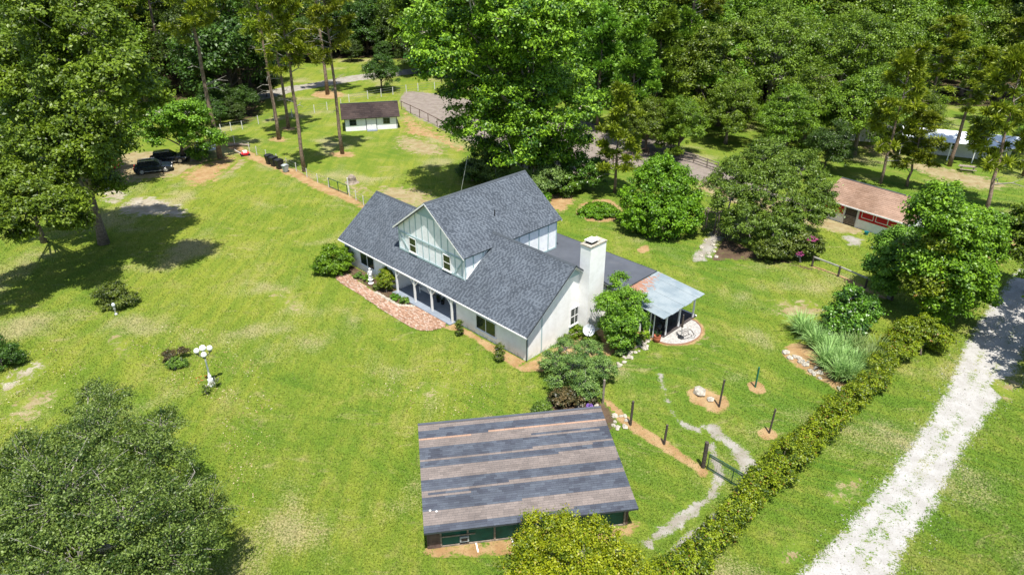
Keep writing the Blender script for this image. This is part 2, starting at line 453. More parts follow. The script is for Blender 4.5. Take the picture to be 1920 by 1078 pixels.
# ------------------------------------------------------------------ ground
me = bpy.data.meshes.new('lawn')
S = 2500
me.from_pydata([(-S, -S, 0), (S, -S, 0), (S, S+1500, 0), (-S, S+1500, 0)], [], [(0, 1, 2, 3)])
me.materials.append(M_lawn)
lawn = bpy.data.objects.new('lawn', me); C.objects.link(lawn); struct(lawn)

PATCHES = []
zlev = [0.004]
def smooth_poly(p, n=4):
    out = []; k = len(p)
    for i in range(k):
        a, b, c, d = (np.array(p[(i+j) % k][:2], float) for j in (-1, 0, 1, 2))
        for t in np.linspace(0, 1, n, endpoint=False):
            out.append(.5*((2*b)+(c-a)*t+(2*a-5*b+4*c-d)*t*t+(3*b-a-3*c+d)*t**3))
    return np.array(out)
def inside(poly, P):
    x, y = P[:, 0], P[:, 1]; r = np.zeros(len(P), bool); n = len(poly)
    for i in range(n):
        x0, y0 = poly[i]; x1, y1 = poly[(i+1) % n]
        c = (y0 > y) != (y1 > y)
        with np.errstate(divide='ignore', invalid='ignore'):
            r ^= c & (x < (x1-x0)*(y-y0)/(y1-y0+1e-12)+x0)
    return r
def edge_dist(poly, P):
    d = np.full(len(P), 1e9); n = len(poly)
    for i in range(n):
        a = poly[i]; b = poly[(i+1) % n]; ab = b-a; L = max(ab@ab, 1e-9)
        t = np.clip(((P-a)@ab)/L, 0, 1); q = P-(a+t[:, None]*ab)
        d = np.minimum(d, np.sqrt((q*q).sum(1)))
    return d
def patch(name, pts, kind, fade=1.0, step_=.35, px=True, curve=True, keep=True, **kw):
    w = [tuple(G(*p)[:2]) for p in pts] if px else [tuple(p[:2]) for p in pts]
    poly = smooth_poly(w) if curve else np.array(w)
    lo, hi = poly.min(0), poly.max(0)
    nx, ny = int((hi[0]-lo[0])/step_)+2, int((hi[1]-lo[1])/step_)+2
    X, Y = np.meshgrid(lo[0]+np.arange(nx)*step_, lo[1]+np.arange(ny)*step_)
    P = np.stack([X.ravel(), Y.ravel()], 1)
    ins = inside(poly, P); d = np.where(ins, edge_dist(poly, P), 0)
    idx = np.arange(nx*ny).reshape(ny, nx)
    q = np.stack([idx[:-1, :-1], idx[:-1, 1:], idx[1:, 1:], idx[1:, :-1]], -1).reshape(-1, 4)
    q = q[(ins[q]).sum(1) >= 3]
    used, inv = np.unique(q, return_inverse=True); q = inv.reshape(-1, 4)
    z = zlev[0]; zlev[0] += .0005
    me = bpy.data.meshes.new(name)
    V = np.column_stack([P[used], np.full(len(used), z)])
    me.from_pydata(V.tolist(), [], q.tolist())
    a = me.attributes.new('m', 'FLOAT', 'POINT'); a.data.foreach_set('value', np.clip(d[used]/(fade*1.7), 0, 1).astype(np.float32))
    me.materials.append(gmat(kind, **kw))
    o = bpy.data.objects.new(name, me); C.objects.link(o); struct(o)
    if keep: PATCHES.append(poly)
    return o
def strip(name, pts, wpx, kind, **kw):
    """a worn strip along a line of survey points, width in metres"""
    w = [G(*p) for p in pts]; L = []; R = []
    for i, p in enumerate(w):
        d = (w[min(i+1, len(w)-1)]-w[max(i-1, 0)]).normalized(); n = Vector((-d.y, d.x, 0))
        k = wpx/2*(0.75+.5*random.random())
        L.append(p+n*k); R.append(p-n*k)
    return patch(name, L+R[::-1], kind, px=False, **kw)

patch('gravel_driveway', [(1400, 1150), (1480, 1078), (1545, 1020), (1625, 930), (1686, 850), (1738, 780), (1775, 715), (1798, 655), (1838, 590), (1873, 545), (1908, 500), (1995, 420), (2110, 430), (2000, 545), (1945, 625), (1912, 700), (1872, 765), (1812, 850), (1765, 950), (1722, 1010), (1685, 1078), (1640, 1150)], 'gravel', fade=1.25, amp=.34, edge=.20, weeds=.35, median=.52)
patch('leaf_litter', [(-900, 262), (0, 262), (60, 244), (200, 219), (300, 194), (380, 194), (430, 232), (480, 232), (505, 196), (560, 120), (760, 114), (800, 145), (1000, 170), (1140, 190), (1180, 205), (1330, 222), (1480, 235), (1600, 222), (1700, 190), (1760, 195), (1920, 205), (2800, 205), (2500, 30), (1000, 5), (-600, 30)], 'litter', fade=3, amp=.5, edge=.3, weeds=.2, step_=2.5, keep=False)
patch('paddock', [(757, 172), (835, 178), (960, 200), (1090, 225), (1240, 262), (1330, 300), (1420, 345), (1560, 400), (1560, 415), (1440, 395), (1330, 348), (1235, 320), (1150, 318), (1060, 330), (960, 310), (862, 262), (752, 206)], 'paddock', fade=1.5, amp=.5, edge=.3, step_=.7)
patch('dirt_road', [(462, 180), (520, 165), (580, 156), (650, 143), (720, 134), (830, 124), (840, 133), (720, 146), (640, 158), (560, 172), (500, 187), (400, 208), (240, 226), (150, 236), (140, 224), (240, 212), (380, 194)], 'track', fade=1.1, step_=.6, amp=.5, edge=.38)
patch('car_park_dirt', [(205, 290), (260, 282), (330, 285), (400, 292), (470, 300), (455, 318), (400, 345), (362, 352), (330, 335), (270, 342), (215, 352), (170, 350), (170, 310)], 'straw', fade=2.2, amp=.8, edge=.4, step_=.5)
patch('sandy_patch', [(225, 380), (262, 366), (310, 370), (352, 385), (362, 402), (335, 412), (300, 408), (255, 408), (215, 402)], 'sand', fade=1.6, amp=.7, edge=.45)
patch('sandy_patch', [(190, 350), (240, 352), (250, 370), (215, 385), (180, 375)], 'sand', fade=1.8, amp=.8, edge=.5)
patch('pine_needle_bed', [(330, 330), (380, 305), (430, 285), (450, 300), (435, 318), (400, 345), (360, 352)], 'mulch', fade=2, amp=.8, edge=.42)
patch('worn_patch', [(200, 632), (228, 622), (246, 652), (248, 678), (226, 676), (206, 655)], 'straw', fade=1.2, amp=.9, edge=.55)
patch('worn_patch', [(0, 705), (40, 682), (92, 668), (98, 692), (60, 720), (28, 745), (-10, 760)], 'sand', fade=1.6, amp=.95, edge=.62)
patch('worn_patch', [(60, 735), (110, 715), (130, 735), (95, 770), (50, 800), (0, 800), (10, 760)], 'straw', fade=1.6, amp=.95, edge=.66)
patch('worn_patch', [(780, 730), (835, 712), (850, 735), (800, 760), (765, 755)], 'straw', fade=1.8, amp=.95, edge=.72)
patch('worn_patch', [(490, 545), (540, 545), (580, 572), (560, 590), (520, 575)], 'straw', fade=1.8, amp=.95, edge=.68)
patch('worn_patch', [(1450, 560), (1520, 560), (1560, 590), (1500, 610), (1440, 590)], 'straw', fade=1.8, amp=.95, edge=.64)
patch('worn_patch', [(1190, 465), (1212, 458), (1228, 468), (1212, 478), (1192, 474)], 'mulch', fade=.6, amp=.5, edge=.45)
patch('worn_patch', [(1550, 910), (1600, 880), (1625, 905), (1590, 960), (1545, 950)], 'straw', fade=1.5, amp=.95, edge=.62)
patch('worn_patch', [(1855, 720), (1900, 705), (1930, 730), (1890, 760)], 'straw', fade=1.5, amp=.95, edge=.6)
patch('worn_patch', [(1445, 1030), (1500, 1000), (1520, 1040), (1460, 1075)], 'straw', fade=1.5, amp=.95, edge=.64)
patch('worn_patch', [(715, 345), (790, 352), (830, 372), (800, 392), (720, 380), (690, 362)], 'straw', fade=2.2, amp=.9, edge=.5, step_=.5)
patch('worn_patch', [(640, 340), (690, 342), (700, 365), (665, 372), (640, 356)], 'straw', fade=2.2, amp=.9, edge=.55)
patch('worn_patch', [(750, 205), (790, 225), (850, 258), (890, 285), (840, 285), (780, 262), (745, 250)], 'mulch', fade=2.5, amp=.9, edge=.52, step_=.5)
patch('worn_patch', [(740, 250), (820, 262), (850, 290), (780, 296), (730, 275)], 'straw', fade=2.5, amp=.9, edge=.6, step_=.5)
for cx, cy, rx, ry in ((642, 290, 30, 7), (571, 325, 16, 9), (521, 262, 22, 6), (541, 242, 20, 5), (614, 178, 34, 9)):
    patch('pine_needle_bed', [(cx+rx*math.cos(a), cy+ry*math.sin(a)) for a in np.linspace(0, 2*math.pi, 9)[:-1]], 'mulch', fade=1.1, amp=.6, edge=.4)
strip('mulch_strip', [(425, 268), (455, 285), (500, 305), (545, 322), (590, 346), (640, 366), (680, 386), (712, 398)], 2.2, 'mulch', fade=.9, amp=.5, edge=.42)
strip('mulch_strip', [(1128, 752), (1180, 794), (1240, 832), (1300, 872), (1330, 892)], 1.15, 'mulch', fade=.45, amp=.3, edge=.38, step_=.2)
strip('mulch_strip', [(1520, 500), (1560, 514), (1605, 533), (1660, 560)], 1.1, 'mulch', fade=.45, amp=.3, edge=.38, step_=.25)
strip('wheel_rut', [(1208, 1028), (1223, 1012), (1257, 988), (1300, 955), (1331, 930), (1348, 887), (1338, 850), (1325, 828)], 1.15, 'track', fade=.45, amp=.6, edge=.62, weeds=.6, step_=.15)
strip('wheel_rut', [(1250, 1052), (1266, 1041), (1300, 1017), (1358, 964), (1391, 925), (1406, 887), (1387, 848), (1353, 820), (1325, 795)], 1.35, 'track', fade=.45, amp=.55, edge=.55, weeds=.55, step_=.15)
strip('wheel_rut', [(1236, 700), (1242, 719), (1257, 767), (1281, 795), (1320, 812)], .8, 'track', fade=.45, amp=.6, edge=.62, weeds=.4, step_=.15)
patch('pole_bed', [(1282, 735), (1300, 722), (1340, 730), (1368, 748), (1370, 768), (1345, 780), (1310, 765), (1290, 752)], 'mulch', fade=.6, amp=.4, edge=.35, step_=.2)
patch('pole_bed', [(1398, 718), (1416, 712), (1436, 722), (1438, 736), (1420, 742), (1402, 732)], 'mulch', fade=.4, amp=.3, edge=.35, step_=.15)
patch('pole_bed', [(1416, 806), (1440, 798), (1460, 812), (1460, 824), (1440, 828), (1420, 820)], 'mulch', fade=.4, amp=.3, edge=.35, step_=.15)
patch('flower_bed', [(1460, 662), (1488, 640), (1540, 650), (1640, 670), (1625, 712), (1585, 742), (1568, 735), (1530, 712), (1490, 690)], 'mulch', fade=.7, amp=.35, edge=.3, step_=.25)
patch('flower_bed', [(1075, 395), (1100, 376), (1150, 375), (1172, 400), (1150, 418), (1100, 416)], 'mulch', fade=.8, amp=.4, edge=.35, step_=.25)
patch('flower_bed', [(1000, 765), (1060, 745), (1130, 752), (1160, 790), (1130, 815), (1020, 800)], 'soil', fade=.6, amp=.4, edge=.35, step_=.25)
patch('flower_bed', [(1290, 470), (1350, 440), (1420, 470), (1520, 500), (1600, 530), (1560, 520), (1480, 500), (1400, 490), (1330, 490)], 'soil', fade=1, amp=.6, edge=.4, step_=.3)
patch('dirt_yard', [(1300, 340), (1400, 355), (1500, 385), (1600, 420), (1640, 440), (1590, 442), (1540, 432), (1420, 400), (1320, 365)], 'straw', fade=1.3, amp=.7, edge=.4, step_=.4)
patch('dirt_yard', [(1000, 380), (1050, 360), (1085, 372), (1060, 400), (1045, 400)], 'mulch', fade=1, amp=.6, edge=.4, step_=.3)
patch('dirt_yard', [(790, 1025), (830, 1012), (1000, 1000), (1190, 975), (1200, 1000), (1100, 1040), (950, 1046), (860, 1052), (800, 1044)], 'mulch', fade=.6, amp=.6, edge=.45, step_=.2)
patch('dirt_yard', [(1590, 270), (1660, 272), (1720, 300), (1850, 330), (1900, 350), (1860, 362), (1760, 340), (1660, 300)], 'straw', fade=2, amp=.8, edge=.45, step_=.6)
patch('dirt_yard', [(1840, 450), (1890, 425), (1920, 440), (1880, 500), (1845, 500)], 'mulch', fade=1, amp=.6, edge=.4, step_=.4)
patch('worn_patch', [(1575, 442), (1600, 440), (1630, 452), (1610, 466), (1580, 458)], 'track', fade=1, amp=.8, edge=.5, step_=.3)
patch('worn_patch', [(1205, 590), (1320, 596), (1340, 640), (1300, 655), (1260, 650)], 'straw', fade=1.5, amp=.8, edge=.8, step_=.3, keep=False)
patch('rock_path', [(1300, 470), (1335, 430), (1360, 440), (1345, 470), (1330, 490), (1295, 492)], 'track', fade=.8, amp=.7, edge=.42, step_=.25)

# ------------------------------------------------------------------ the house
HZ = math.radians(-45.16)
HO = Vector((1.094, 44.488, 0))
HX = Vector((math.cos(HZ), math.sin(HZ), 0)); HY = Vector((-math.sin(HZ), math.cos(HZ), 0))
def HW(x, y, z=0): return HO + HX*x + HY*y + Vector((0, 0, z))
house = thing('house', 'white storey-and-a-half house with slate blue shingle roofs, front gable and tall white chimney', 'house', HO, HZ)

def prism_part(name, mat, parent, prof, x0, x1, axis='x'):
    b = MB(); b.prism(prof, x0, x1, axis); return b.build(name, mat, parent)
# body
prism_part('wall', M_white, house, [(0, 0), (0, 2.74), (5.0, 6.55), (9.8, 2.90), (9.8, 0)], -8.15, 0)
prism_part('wall', M_white, house, [(1.9, 0), (1.9, 2.62), (0.02, 2.62), (0.02, 2.74), (4.98, 6.53), (9.78, 2.88), (9.8, 0)], -16.26, -8.15-.003)
prism_part('wall', M_white, house, [(0, 0), (0, 2.74), (4.52, 6.07), (9.7, 2.40), (9.7, 0)], -24.84, -16.263)
# sage band under the gable rakes (boards)
def gable_board(y0, z0, y1, z1, w=.22, xx=(.003, .028)):
    d = Vector((0, y1-y0, z1-z0)).normalized(); n = Vector((0, d.z, -d.y))
    prism_part('rake_board', M_trim, house, [(y0, z0), (y1, z1), (y1+n.y*w, z1+n.z*w), (y0+n.y*w, z0+n.z*w)], xx[0], xx[1])
gable_board(0, 2.72, 4.99, 6.53)
prism_part('trim_board', M_trim, house, [(.02, 0), (.02, 2.45), (.17, 2.58), (.17, 0)], .003, .026)
prism_part('trim_board', M_trim, house, [(1.62, 0.0), (1.62, 3.68), (1.74, 3.77), (1.74, 0.0)], .003, .022)
prism_part('trim_board', M_trim, house, [(3.9, 5.42), (5.0, 6.26), (6.1, 5.42)], .003, .02)

# shingles ----------------------------------------------------------
def shingles(parent, O, U, Vv, L, T, ex=.155, tw=.17, cut=None, tonef=None, mat=M_shingle, rng=None, thick=.018, jit=.08):
    """courses of separate tabs laid from the eave upwards. O eave corner, U along, Vv up the slope"""
    rng = rng or random.Random(3)
    O, U, Vv = Vector(O), Vector(U).normalized(), Vector(Vv).normalized(); N = U.cross(Vv).normalized()
    if N.z < 0: N = -N
    b = MB(); rows = int(math.ceil(T/ex))
    for r in range(rows):
        t0 = r*ex; t1 = min(T, t0+ex*1.02)
        s = -(r % 2)*tw*.5 - rng.random()*tw*.05; k = 0
        while s < L:
            w = tw*rng.uniform(1-jit, 1+jit); a, c = max(0, s), min(L, s+w-.008)
            s += w; k += 1
            if c-a < .03: continue
            if cut and cut((a+c)/2, (t0+t1)/2): continue
            if tonef: tn = tonef((a+c)/2, t0, rng, r)
            else:
                tn = .22+.22*rng.random() if ((k+r) % 2 == 0) != (rng.random() < .16) else .58+.22*rng.random()
            h = thick*rng.uniform(.7, 1.3)
            p0, p1, p2, p3 = O+U*a+Vv*t0+N*(h+.006), O+U*c+Vv*t0+N*(h+.006), O+U*c+Vv*t1+N*.006, O+U*a+Vv*t1+N*.006
            b.quad(p0, p1, p2, p3, tn)
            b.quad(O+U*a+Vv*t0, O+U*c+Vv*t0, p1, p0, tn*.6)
    return b.build('shingles', mat, parent, tone=True, stuff=True)
def roof_plane(name, parent, a, b_, c, d, th=.14, mat=M_fascia):
    """slab under quad a,b (eave) c,d (ridge)"""
    a, b_, c, d = map(Vector, (a, b_, c, d)); n = (b_-a).cross(d-a).normalized()
    if n.z < 0: n = -n
    m = MB(); n0 = 0
    m.v = [tuple(p) for p in (a, b_, c, d)]+[tuple(p-n*th) for p in (a, b_, c, d)]
    m.f = [(0, 1, 2, 3), (7, 6, 5, 4), (0, 4, 5, 1), (1, 5, 6, 2), (2, 6, 7, 3), (3, 7, 4, 0)]; m.t = [0]*6
    return m.build(name, mat, parent)
sl = (6.607-2.488)/(4.998+.406)
fr = roof_plane('front_roof', house, (-16.9, -.406, 2.488), (.407, -.406, 2.488), (.407, 4.998, 6.607), (-16.9, 4.998, 6.607))
T1 = math.hypot(5.404, 4.119)
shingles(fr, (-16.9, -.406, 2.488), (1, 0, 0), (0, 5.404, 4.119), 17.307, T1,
         cut=lambda s, t: (-16.9+s < -8.18) and t*5.404/T1-.406 > 1.09 and not (-16.9+s > -8.9 and t*5.404/T1 > 4.3))
T2 = math.hypot(4.929, 3.635)
fl = roof_plane('front_roof', house, (-25.25, -.406, 2.488), (-16.9, -.406, 2.488), (-16.9, 4.523, 6.123), (-25.25, 4.523, 6.123))
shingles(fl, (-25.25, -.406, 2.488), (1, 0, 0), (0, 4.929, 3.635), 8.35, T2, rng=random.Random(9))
br = roof_plane('back_roof', house, (.407, 9.9, 2.98), (-8.2, 9.9, 2.98), (-8.2, 4.998, 6.607), (.407, 4.998, 6.607))
T3 = math.hypot(4.902, 3.627)
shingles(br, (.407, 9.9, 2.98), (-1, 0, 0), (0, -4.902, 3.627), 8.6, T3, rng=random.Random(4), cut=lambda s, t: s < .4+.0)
bl = roof_plane('back_roof', house, (-16.9, 9.9, 2.35), (-25.25, 9.9, 2.35), (-25.25, 4.523, 6.123), (-16.9, 4.523, 6.123))
T4 = math.hypot(5.377, 3.773)
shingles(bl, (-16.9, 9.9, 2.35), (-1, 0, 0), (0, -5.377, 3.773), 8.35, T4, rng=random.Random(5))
# ridge caps
m = MB(); m.prism([(4.84, 6.53), (5.0, 6.65), (5.16, 6.53)], -8.9, .41, 'x'); m.build('ridge_cap', M_fascia, house)
m = MB(); m.prism([(4.37, 6.05), (4.523, 6.165), (4.68, 6.05)], -25.25, -16.9, 'x'); m.build('ridge_cap', M_fascia, house)
# gutter along the front
bx('gutter', M_whitetrim, house, -25.2, .36, -.48, -.409, 2.37, 2.46)
for x in (.412,):
    prism_part('rake_trim', M_whitetrim, house, [(-.39, 2.30), (-.39, 2.44), (5.0, 6.55), (5.0, 6.40)], .31, .404)
    prism_part('rake_trim', M_whitetrim, house, [(5.003, 6.40), (5.003, 6.55), (9.9, 2.92), (9.9, 2.78)], .31, .404)
prism_part('rake_trim', M_whitetrim, house, [(-.39, 2.30), (-.39, 2.44), (4.52, 6.05), (4.52, 5.91)], -25.24, -25.15)
m = MB(); m.tube([(.10, -.06, 2.3), (.10, -.06, .1)], [.045, .045], 6); m.build('downspout', M_fascia, house)

# wing
WX0, WX1, WY0, WY1, WE, WR = -17.063, -8.099, 1.056, 12.305, 5.816, 9.321
wm = (WX0+WX1)/2
def wing_prof(i=0.0): return [(WX0+i, 2.6), (WX0+i, WE+.18), (wm, WR-.06), (WX1-i, WE+.18), (WX1-i, 2.6)]
b = MB(); b.prism(wing_prof(), WY0, WY1, 'y'); b.build('upper_wall', M_panel, house)
ws = (WR-WE)/(wm-WX0+.3)
OV = .38
def wing_roof(side):
    x_e = WX1+.3 if side > 0 else WX0-.3
    a, b_ = (x_e, WY0-OV, WE), (x_e, WY1+OV, WE); c, d = (wm, WY1+OV, WR), (wm, WY0-OV, WR)
    o = roof_plane('wing_roof', house, a, b_, c, d, .15)
    L = WY1-WY0+2*OV; T = math.hypot(wm-x_e, WR-WE)
    shingles(o, a, (0, 1, 0), (wm-x_e, 0, WR-WE), L, T, rng=random.Random(11+side))
wing_roof(1); wing_roof(-1)
m = MB(); m.prism([(wm-.16, WR-.08), (wm, WR+.045), (wm+.16, WR-.08)], WY0-OV-.005, WY1+OV+.005, 'y'); m.build('ridge_cap', M_fascia, house)
for sgn in (-1, 1):
    xe = wm+sgn*(wm-WX0+.3)
    for y0 in (WY0-OV, WY1+OV-.07):
        b = MB(); b.prism([(xe, WE-.16), (xe, WE-.02), (wm+sgn*.002, WR-.02), (wm+sgn*.002, WR-.17)], y0-.012, y0+.06, 'y'); b.build('rake_trim', M_whitetrim, house)
m = MB(); m.tube([(-9.9, 6.2, 7.3), (-9.9, 6.2, 7.95)], [.05, .05], 6); m.build('vent_pipe', M_black, house)

# battens on the front gable
def fbar(x0, z0, x1, z1, w=.13, y=None, th=.03):
    y = WY0 if y is None else y
    m = MB(); m.bar((x0, y-th/2-.002, z0), (x1, y-th/2-.002, z1), th, w, up=(0, 0, 1) if abs(x1-x0) > abs(z1-z0) else (1, 0, 0)); m.build('trim_board', M_trim, house)
roofz = lambda x: WR - abs(x-wm)*ws - .30
zb = lambda y: 2.488+(y+.406)*sl
for x in np.arange(WX0+.07, WX1, .855):
    fbar(x, zb(WY0)+.0, x, roofz(x)+.05, .10)
fbar(WX0+.07, 5.44, WX1-.07, 5.44, .17, y=WY0-.034)
fbar(WX0+.07, 3.74, WX1-.07, 3.74, .17, y=WY0-.034)
fbar(wm-1.5, 7.95, wm+1.5, 7.95, .15, y=WY0-.034)
m = MB(); m.prism([(wm-1.4, 8.02), (wm+1.4, 8.02), (wm, WR-.32)], WY0-.05, WY0-.004, 'y'); m.build('gable_peak_panel', M_trim, house)
fbar(WX0+.15, 5.35, WX0+1.55, 3.82, .12, y=WY0-.034)
fbar(WX1-.15, 5.35, WX1-1.3, 3.82, .12, y=WY0-.034)
# right cheek and rear side wall battens
def sbar(y0, z0, y1, z1, w=.12):
    m = MB(); m.bar((WX1+.017, y0, z0), (WX1+.017, y1, z1), .03, w, up=(0, 0, 1) if abs(y1-y0) > abs(z1-z0) else (0, 1, 0)); m.build('trim_board', M_trim, house)
sbar(WY0+.06, 3.55, WY0+.06, 5.75); sbar(2.0, 4.3, 2.0, 5.75); sbar(3.1, 5.1, 3.1, 5.75)
sbar(WY0+.1, 5.62, 4.2, 5.62, .16)
for y in (7.4, 8.65, 9.9, 11.15, WY1-.06): sbar(y, 2.96, y, 5.75, .12)
sbar(6.6, 5.62, WY1, 5.62, .18); sbar(9.9, 3.06, WY1, 3.06, .16)
m = MB(); m.bar((WX1+.05, WY0+.1, 3.72), (WX1+.05, 3.75, 5.66), .05, .10); m.build('flashing', M_whitetrim, house)

# windows
def window(parent, c, w, h, n, u, mull=1, sill=True, frame=M_whitetrim, hbar=True):
    """c centre on the wall, n outward, u along"""
    c, n, u = Vector(c), Vector(n), Vector(u); k = Vector((0, 0, 1))
    def slab(m, a0, a1, z0, z1, d0, d1):
        p = [c+u*a+k*z+n*d for d in (d0, d1) for a, z in ((a0, z0), (a1, z0), (a1, z1), (a0, z1))]
        i = len(m.v); m.v += [tuple(q) for q in p]
        for q in ((3, 2, 1, 0), (4, 5, 6, 7), (0, 1, 5, 4), (1, 2, 6, 5), (2, 3, 7, 6), (3, 0, 4, 7)): m.f.append(tuple(i+j for j in q))
        m.t += [0]*6
    m = MB(); slab(m, -w/2-.03, w/2+.03, -h/2-.03, h/2+.03, .002, .015); W = m.build('window', M_fascia, parent)
    m = MB(); slab(m, -w/2, w/2, -h/2, h/2, .017, .024); m.build('pane', M_glass, W)
    m = MB(); f = .055
    slab(m, -w/2-f, -w/2, -h/2-f, h/2+f, .003, .06); slab(m, w/2, w/2+f, -h/2-f, h/2+f, .003, .06)
    slab(m, -w/2, w/2, h/2, h/2+f, .003, .06); slab(m, -w/2, w/2, -h/2-f, -h/2, .003, .06); m.build('frame', frame, W)
    m = MB()
    for i in range(1, mull+1):
        x = -w/2+w*i/(mull+1); slab(m, x-.03, x+.03, -h/2, h/2, .027, .05)
    if hbar: slab(m, -w/2, w/2, -.025, .025, .03, .052)
    m.build('sash_bar', frame, W)
    if sill:
        m = MB(); slab(m, -w/2-.14, w/2+.14, -h/2-f-.07, -h/2-f-.002, .003, .11); m.build('sill', M_whitetrim, W)
    return W
nF, uF = (0, -1, 0), (1, 0, 0); nR, uR = (1, 0, 0), (0, 1, 0)
window(house, (-21.0, 0, 1.38), 2.2, 1.15, nF, uF, 1, hbar=False)
window(house, (-4.5, 0, 1.28), 2.2, 1.2, nF, uF, 1, hbar=False)
window(house, (-14.97, WY0-.03, 4.62), .88, 1.30, nF, uF, 0)
window(house, (-10.32, WY0-.03, 4.52), .88, 1.30, nF, uF, 0)
window(house, (0, 5.55, 1.80), .98, 1.45, nR, uR, 1)
# chimney
ch = MB(); ch.box(.003, 1.0, 5.92, 7.81, 0, 7.93); ch = ch.build('chimney', M_white, house)
ch3 = MB(); ch3.box(-.03, 1.04, 5.87, 7.86, 7.933, 8.05); ch3.build('chimney_crown', M_rock, ch)
ch3 = MB(); ch3.box(.22, .78, 6.25, 6.95, 8.05, 8.20); ch3.build('flue', M_wood_dark, ch)
ch3 = MB(); ch3.box(.12, .88, 6.15, 7.05, 8.28, 8.33); ch3.build('chimney_cap', M_whitetrim, ch)
for x in (.2, .76):
    for y in (6.22, 6.94): bx('cap_support', M_fascia, ch, x, x+.04, y, y+.04, 8.2, 8.28)

# flat roof at the rear
b = MB(); b.box(-17.0, 1.15, 9.82, 14.80, 0, 2.72); b.build('rear_wall', M_white, house)
b = MB(); b.prism([(-17.3, 9.9), (-8.0, 9.9), (-8.0, 9.6), (-.0, 9.6), (1.26, 9.6), (1.26, 14.93), (-17.3, 14.93)], 2.74, 2.95); b.build('flat_roof', M_flat, house)
bx('drip_edge', M_fascia, house, -17.3, 1.3, 14.932, 14.99, 2.70, 2.97)
bx('drip_edge', M_fascia, house, 1.262, 1.32, 9.6, 14.93, 2.70, 2.97)

# corrugated patio roof: separate sheets
pr = MB(); pr.bar((1.35, 9.7, 2.62), (1.35, 14.85, 2.62), .1, .14); pr = pr.build('patio_roof', M_wood, house)
def corr_sheet(x0, x1, y0, y1, z0, z1, pitch=.19, amp=.022):
    n = int((y1-y0)/(pitch/4)); m = MB(); v = []
    ys = np.linspace(y0, y1, n+1)
    for x, z in ((x0, z0), (x1, z1)):
        for y in ys: v.append((x, y, z+amp*math.sin((y-y0)/pitch*2*math.pi)))
    for x, z in ((x0, z0), (x1, z1)):
        for y in ys: v.append((x, y, z+amp*math.sin((y-y0)/pitch*2*math.pi)-.012))
    k = n+1; m.v = v
    for i in range(n): m.f += [(i, k+i, k+i+1, i+1), (2*k+i, 2*k+i+1, 3*k+i+1, 3*k+i)]
    m.f += [(0, 2*k, 3*k, k), (n, k+n, 3*k+n, 2*k+n)]
    m.t = [0]*len(m.f); return m
for i in range(6):
    y0 = 9.25+i*.965; j = random.Random(i)
    x1 = 6.0+(.08 if i % 2 else 0)-(.0 if i > 0 else .0)
    corr_sheet(1.34, x1, y0, y0+.985, 2.83+.006*i+.02*(i % 2), 2.42+.006*i+.02*(i % 2)).build('sheet', M_metal, pr)
for x, z in ((2.8, 2.63), (4.3, 2.50), (5.7, 2.37)):
    b = MB(); b.bar((x, 9.3, z), (x, 15.0, z), .06, .12); b.build('rafter', M_wood, pr)
for (x, y) in ((3.65, 9.6), (5.45, 10.6), (5.45, 12.5), (5.45, 14.7), (2.0, 9.6)):
    bx('patio_post', M_whitetrim, house, x-.06, x+.06, y-.06, y+.06, .14, 2.45-(x-4)*.06)
for y in (9.6,):
    bx('post_brace', M_whitetrim, house, 4.55, 4.62, 9.57, 9.63, .14, 2.38); bx('post_brace', M_whitetrim, house, 4.9, 4.97, 9.57, 9.63, .14, 2.36)
b = MB(); b.prism([(1.2, 9.4), (3.8, 10.0), (5.55, 10.3), (5.55, 15.1), (1.2, 15.1)], .0, .15); deck = b.build('patio_deck', M_deck, house)
bx('deck_edge', M_whitetrim, house, 1.2, 5.55, 15.103, 15.22, .0, .16)

# porch
bx('porch_floor', M_concrete, house, -16.25, -8.16, -.75, 1.895, 0, .12)
for i, x in enumerate((-15.9, -13.3, -10.95, -8.3)):
    m = MB(); m.box(x-.075, x+.075, -.42, -.27, .12, 2.33); p = m.build('porch_post', M_whitetrim, house)
    for s in (-1, 1):
        if (i == 0 and s < 0) or (i == 3 and s > 0): continue
        m = MB(); m.bar((x+s*.08, -.345, 1.78), (x+s*.55, -.345, 2.30), .09, .09); m.build('bracket', M_whitetrim, p)
bx('porch_beam', M_whitetrim, house, -16.2, -8.2, -.43, -.26, 2.335, 2.50)
dr = bx('door', M_whitetrim, house, -10.3, -9.35, 1.84, 1.895, .12, 2.2)
m = MB(); m.box(-10.15, -9.5, 1.82, 1.838, 1.1, 2.05); m.build('door_pane', M_glass, dr)
m = MB(); m.lathe([(.03, 0), (.04, .03), (.03, .06)], (-9.45, 1.80, 1.05), 8); m.build('handle', M_steel, dr)
window(house, (-13.4, 1.897, 1.45), 1.7, 1.2, nF, uF, 1, hbar=False)
# front base course shadow board / mulch skirt is on the ground

bench = thing('porch_bench', 'white slatted bench standing on the shaded front porch between the posts', 'bench', HW(-13.6, 1.2, .12), HZ)
for k in range(4): bx('seat_slat', M_whitetrim, bench, -.85, .85, -.25+k*.13, -.15+k*.13, .42, .45)
for k in range(3): bx('back_slat', M_whitetrim, bench, -.85, .85, .29, .32, .55+k*.14, .65+k*.14)
for x in (-.8, .74):
    bx('arm', M_whitetrim, bench, x, x+.06, -.27, .33, .62, .66)
    for y in (-.25, .27): bx('leg', M_whitetrim, bench, x, x+.06, y, y+.06, 0, .62 if y < 0 else .98)

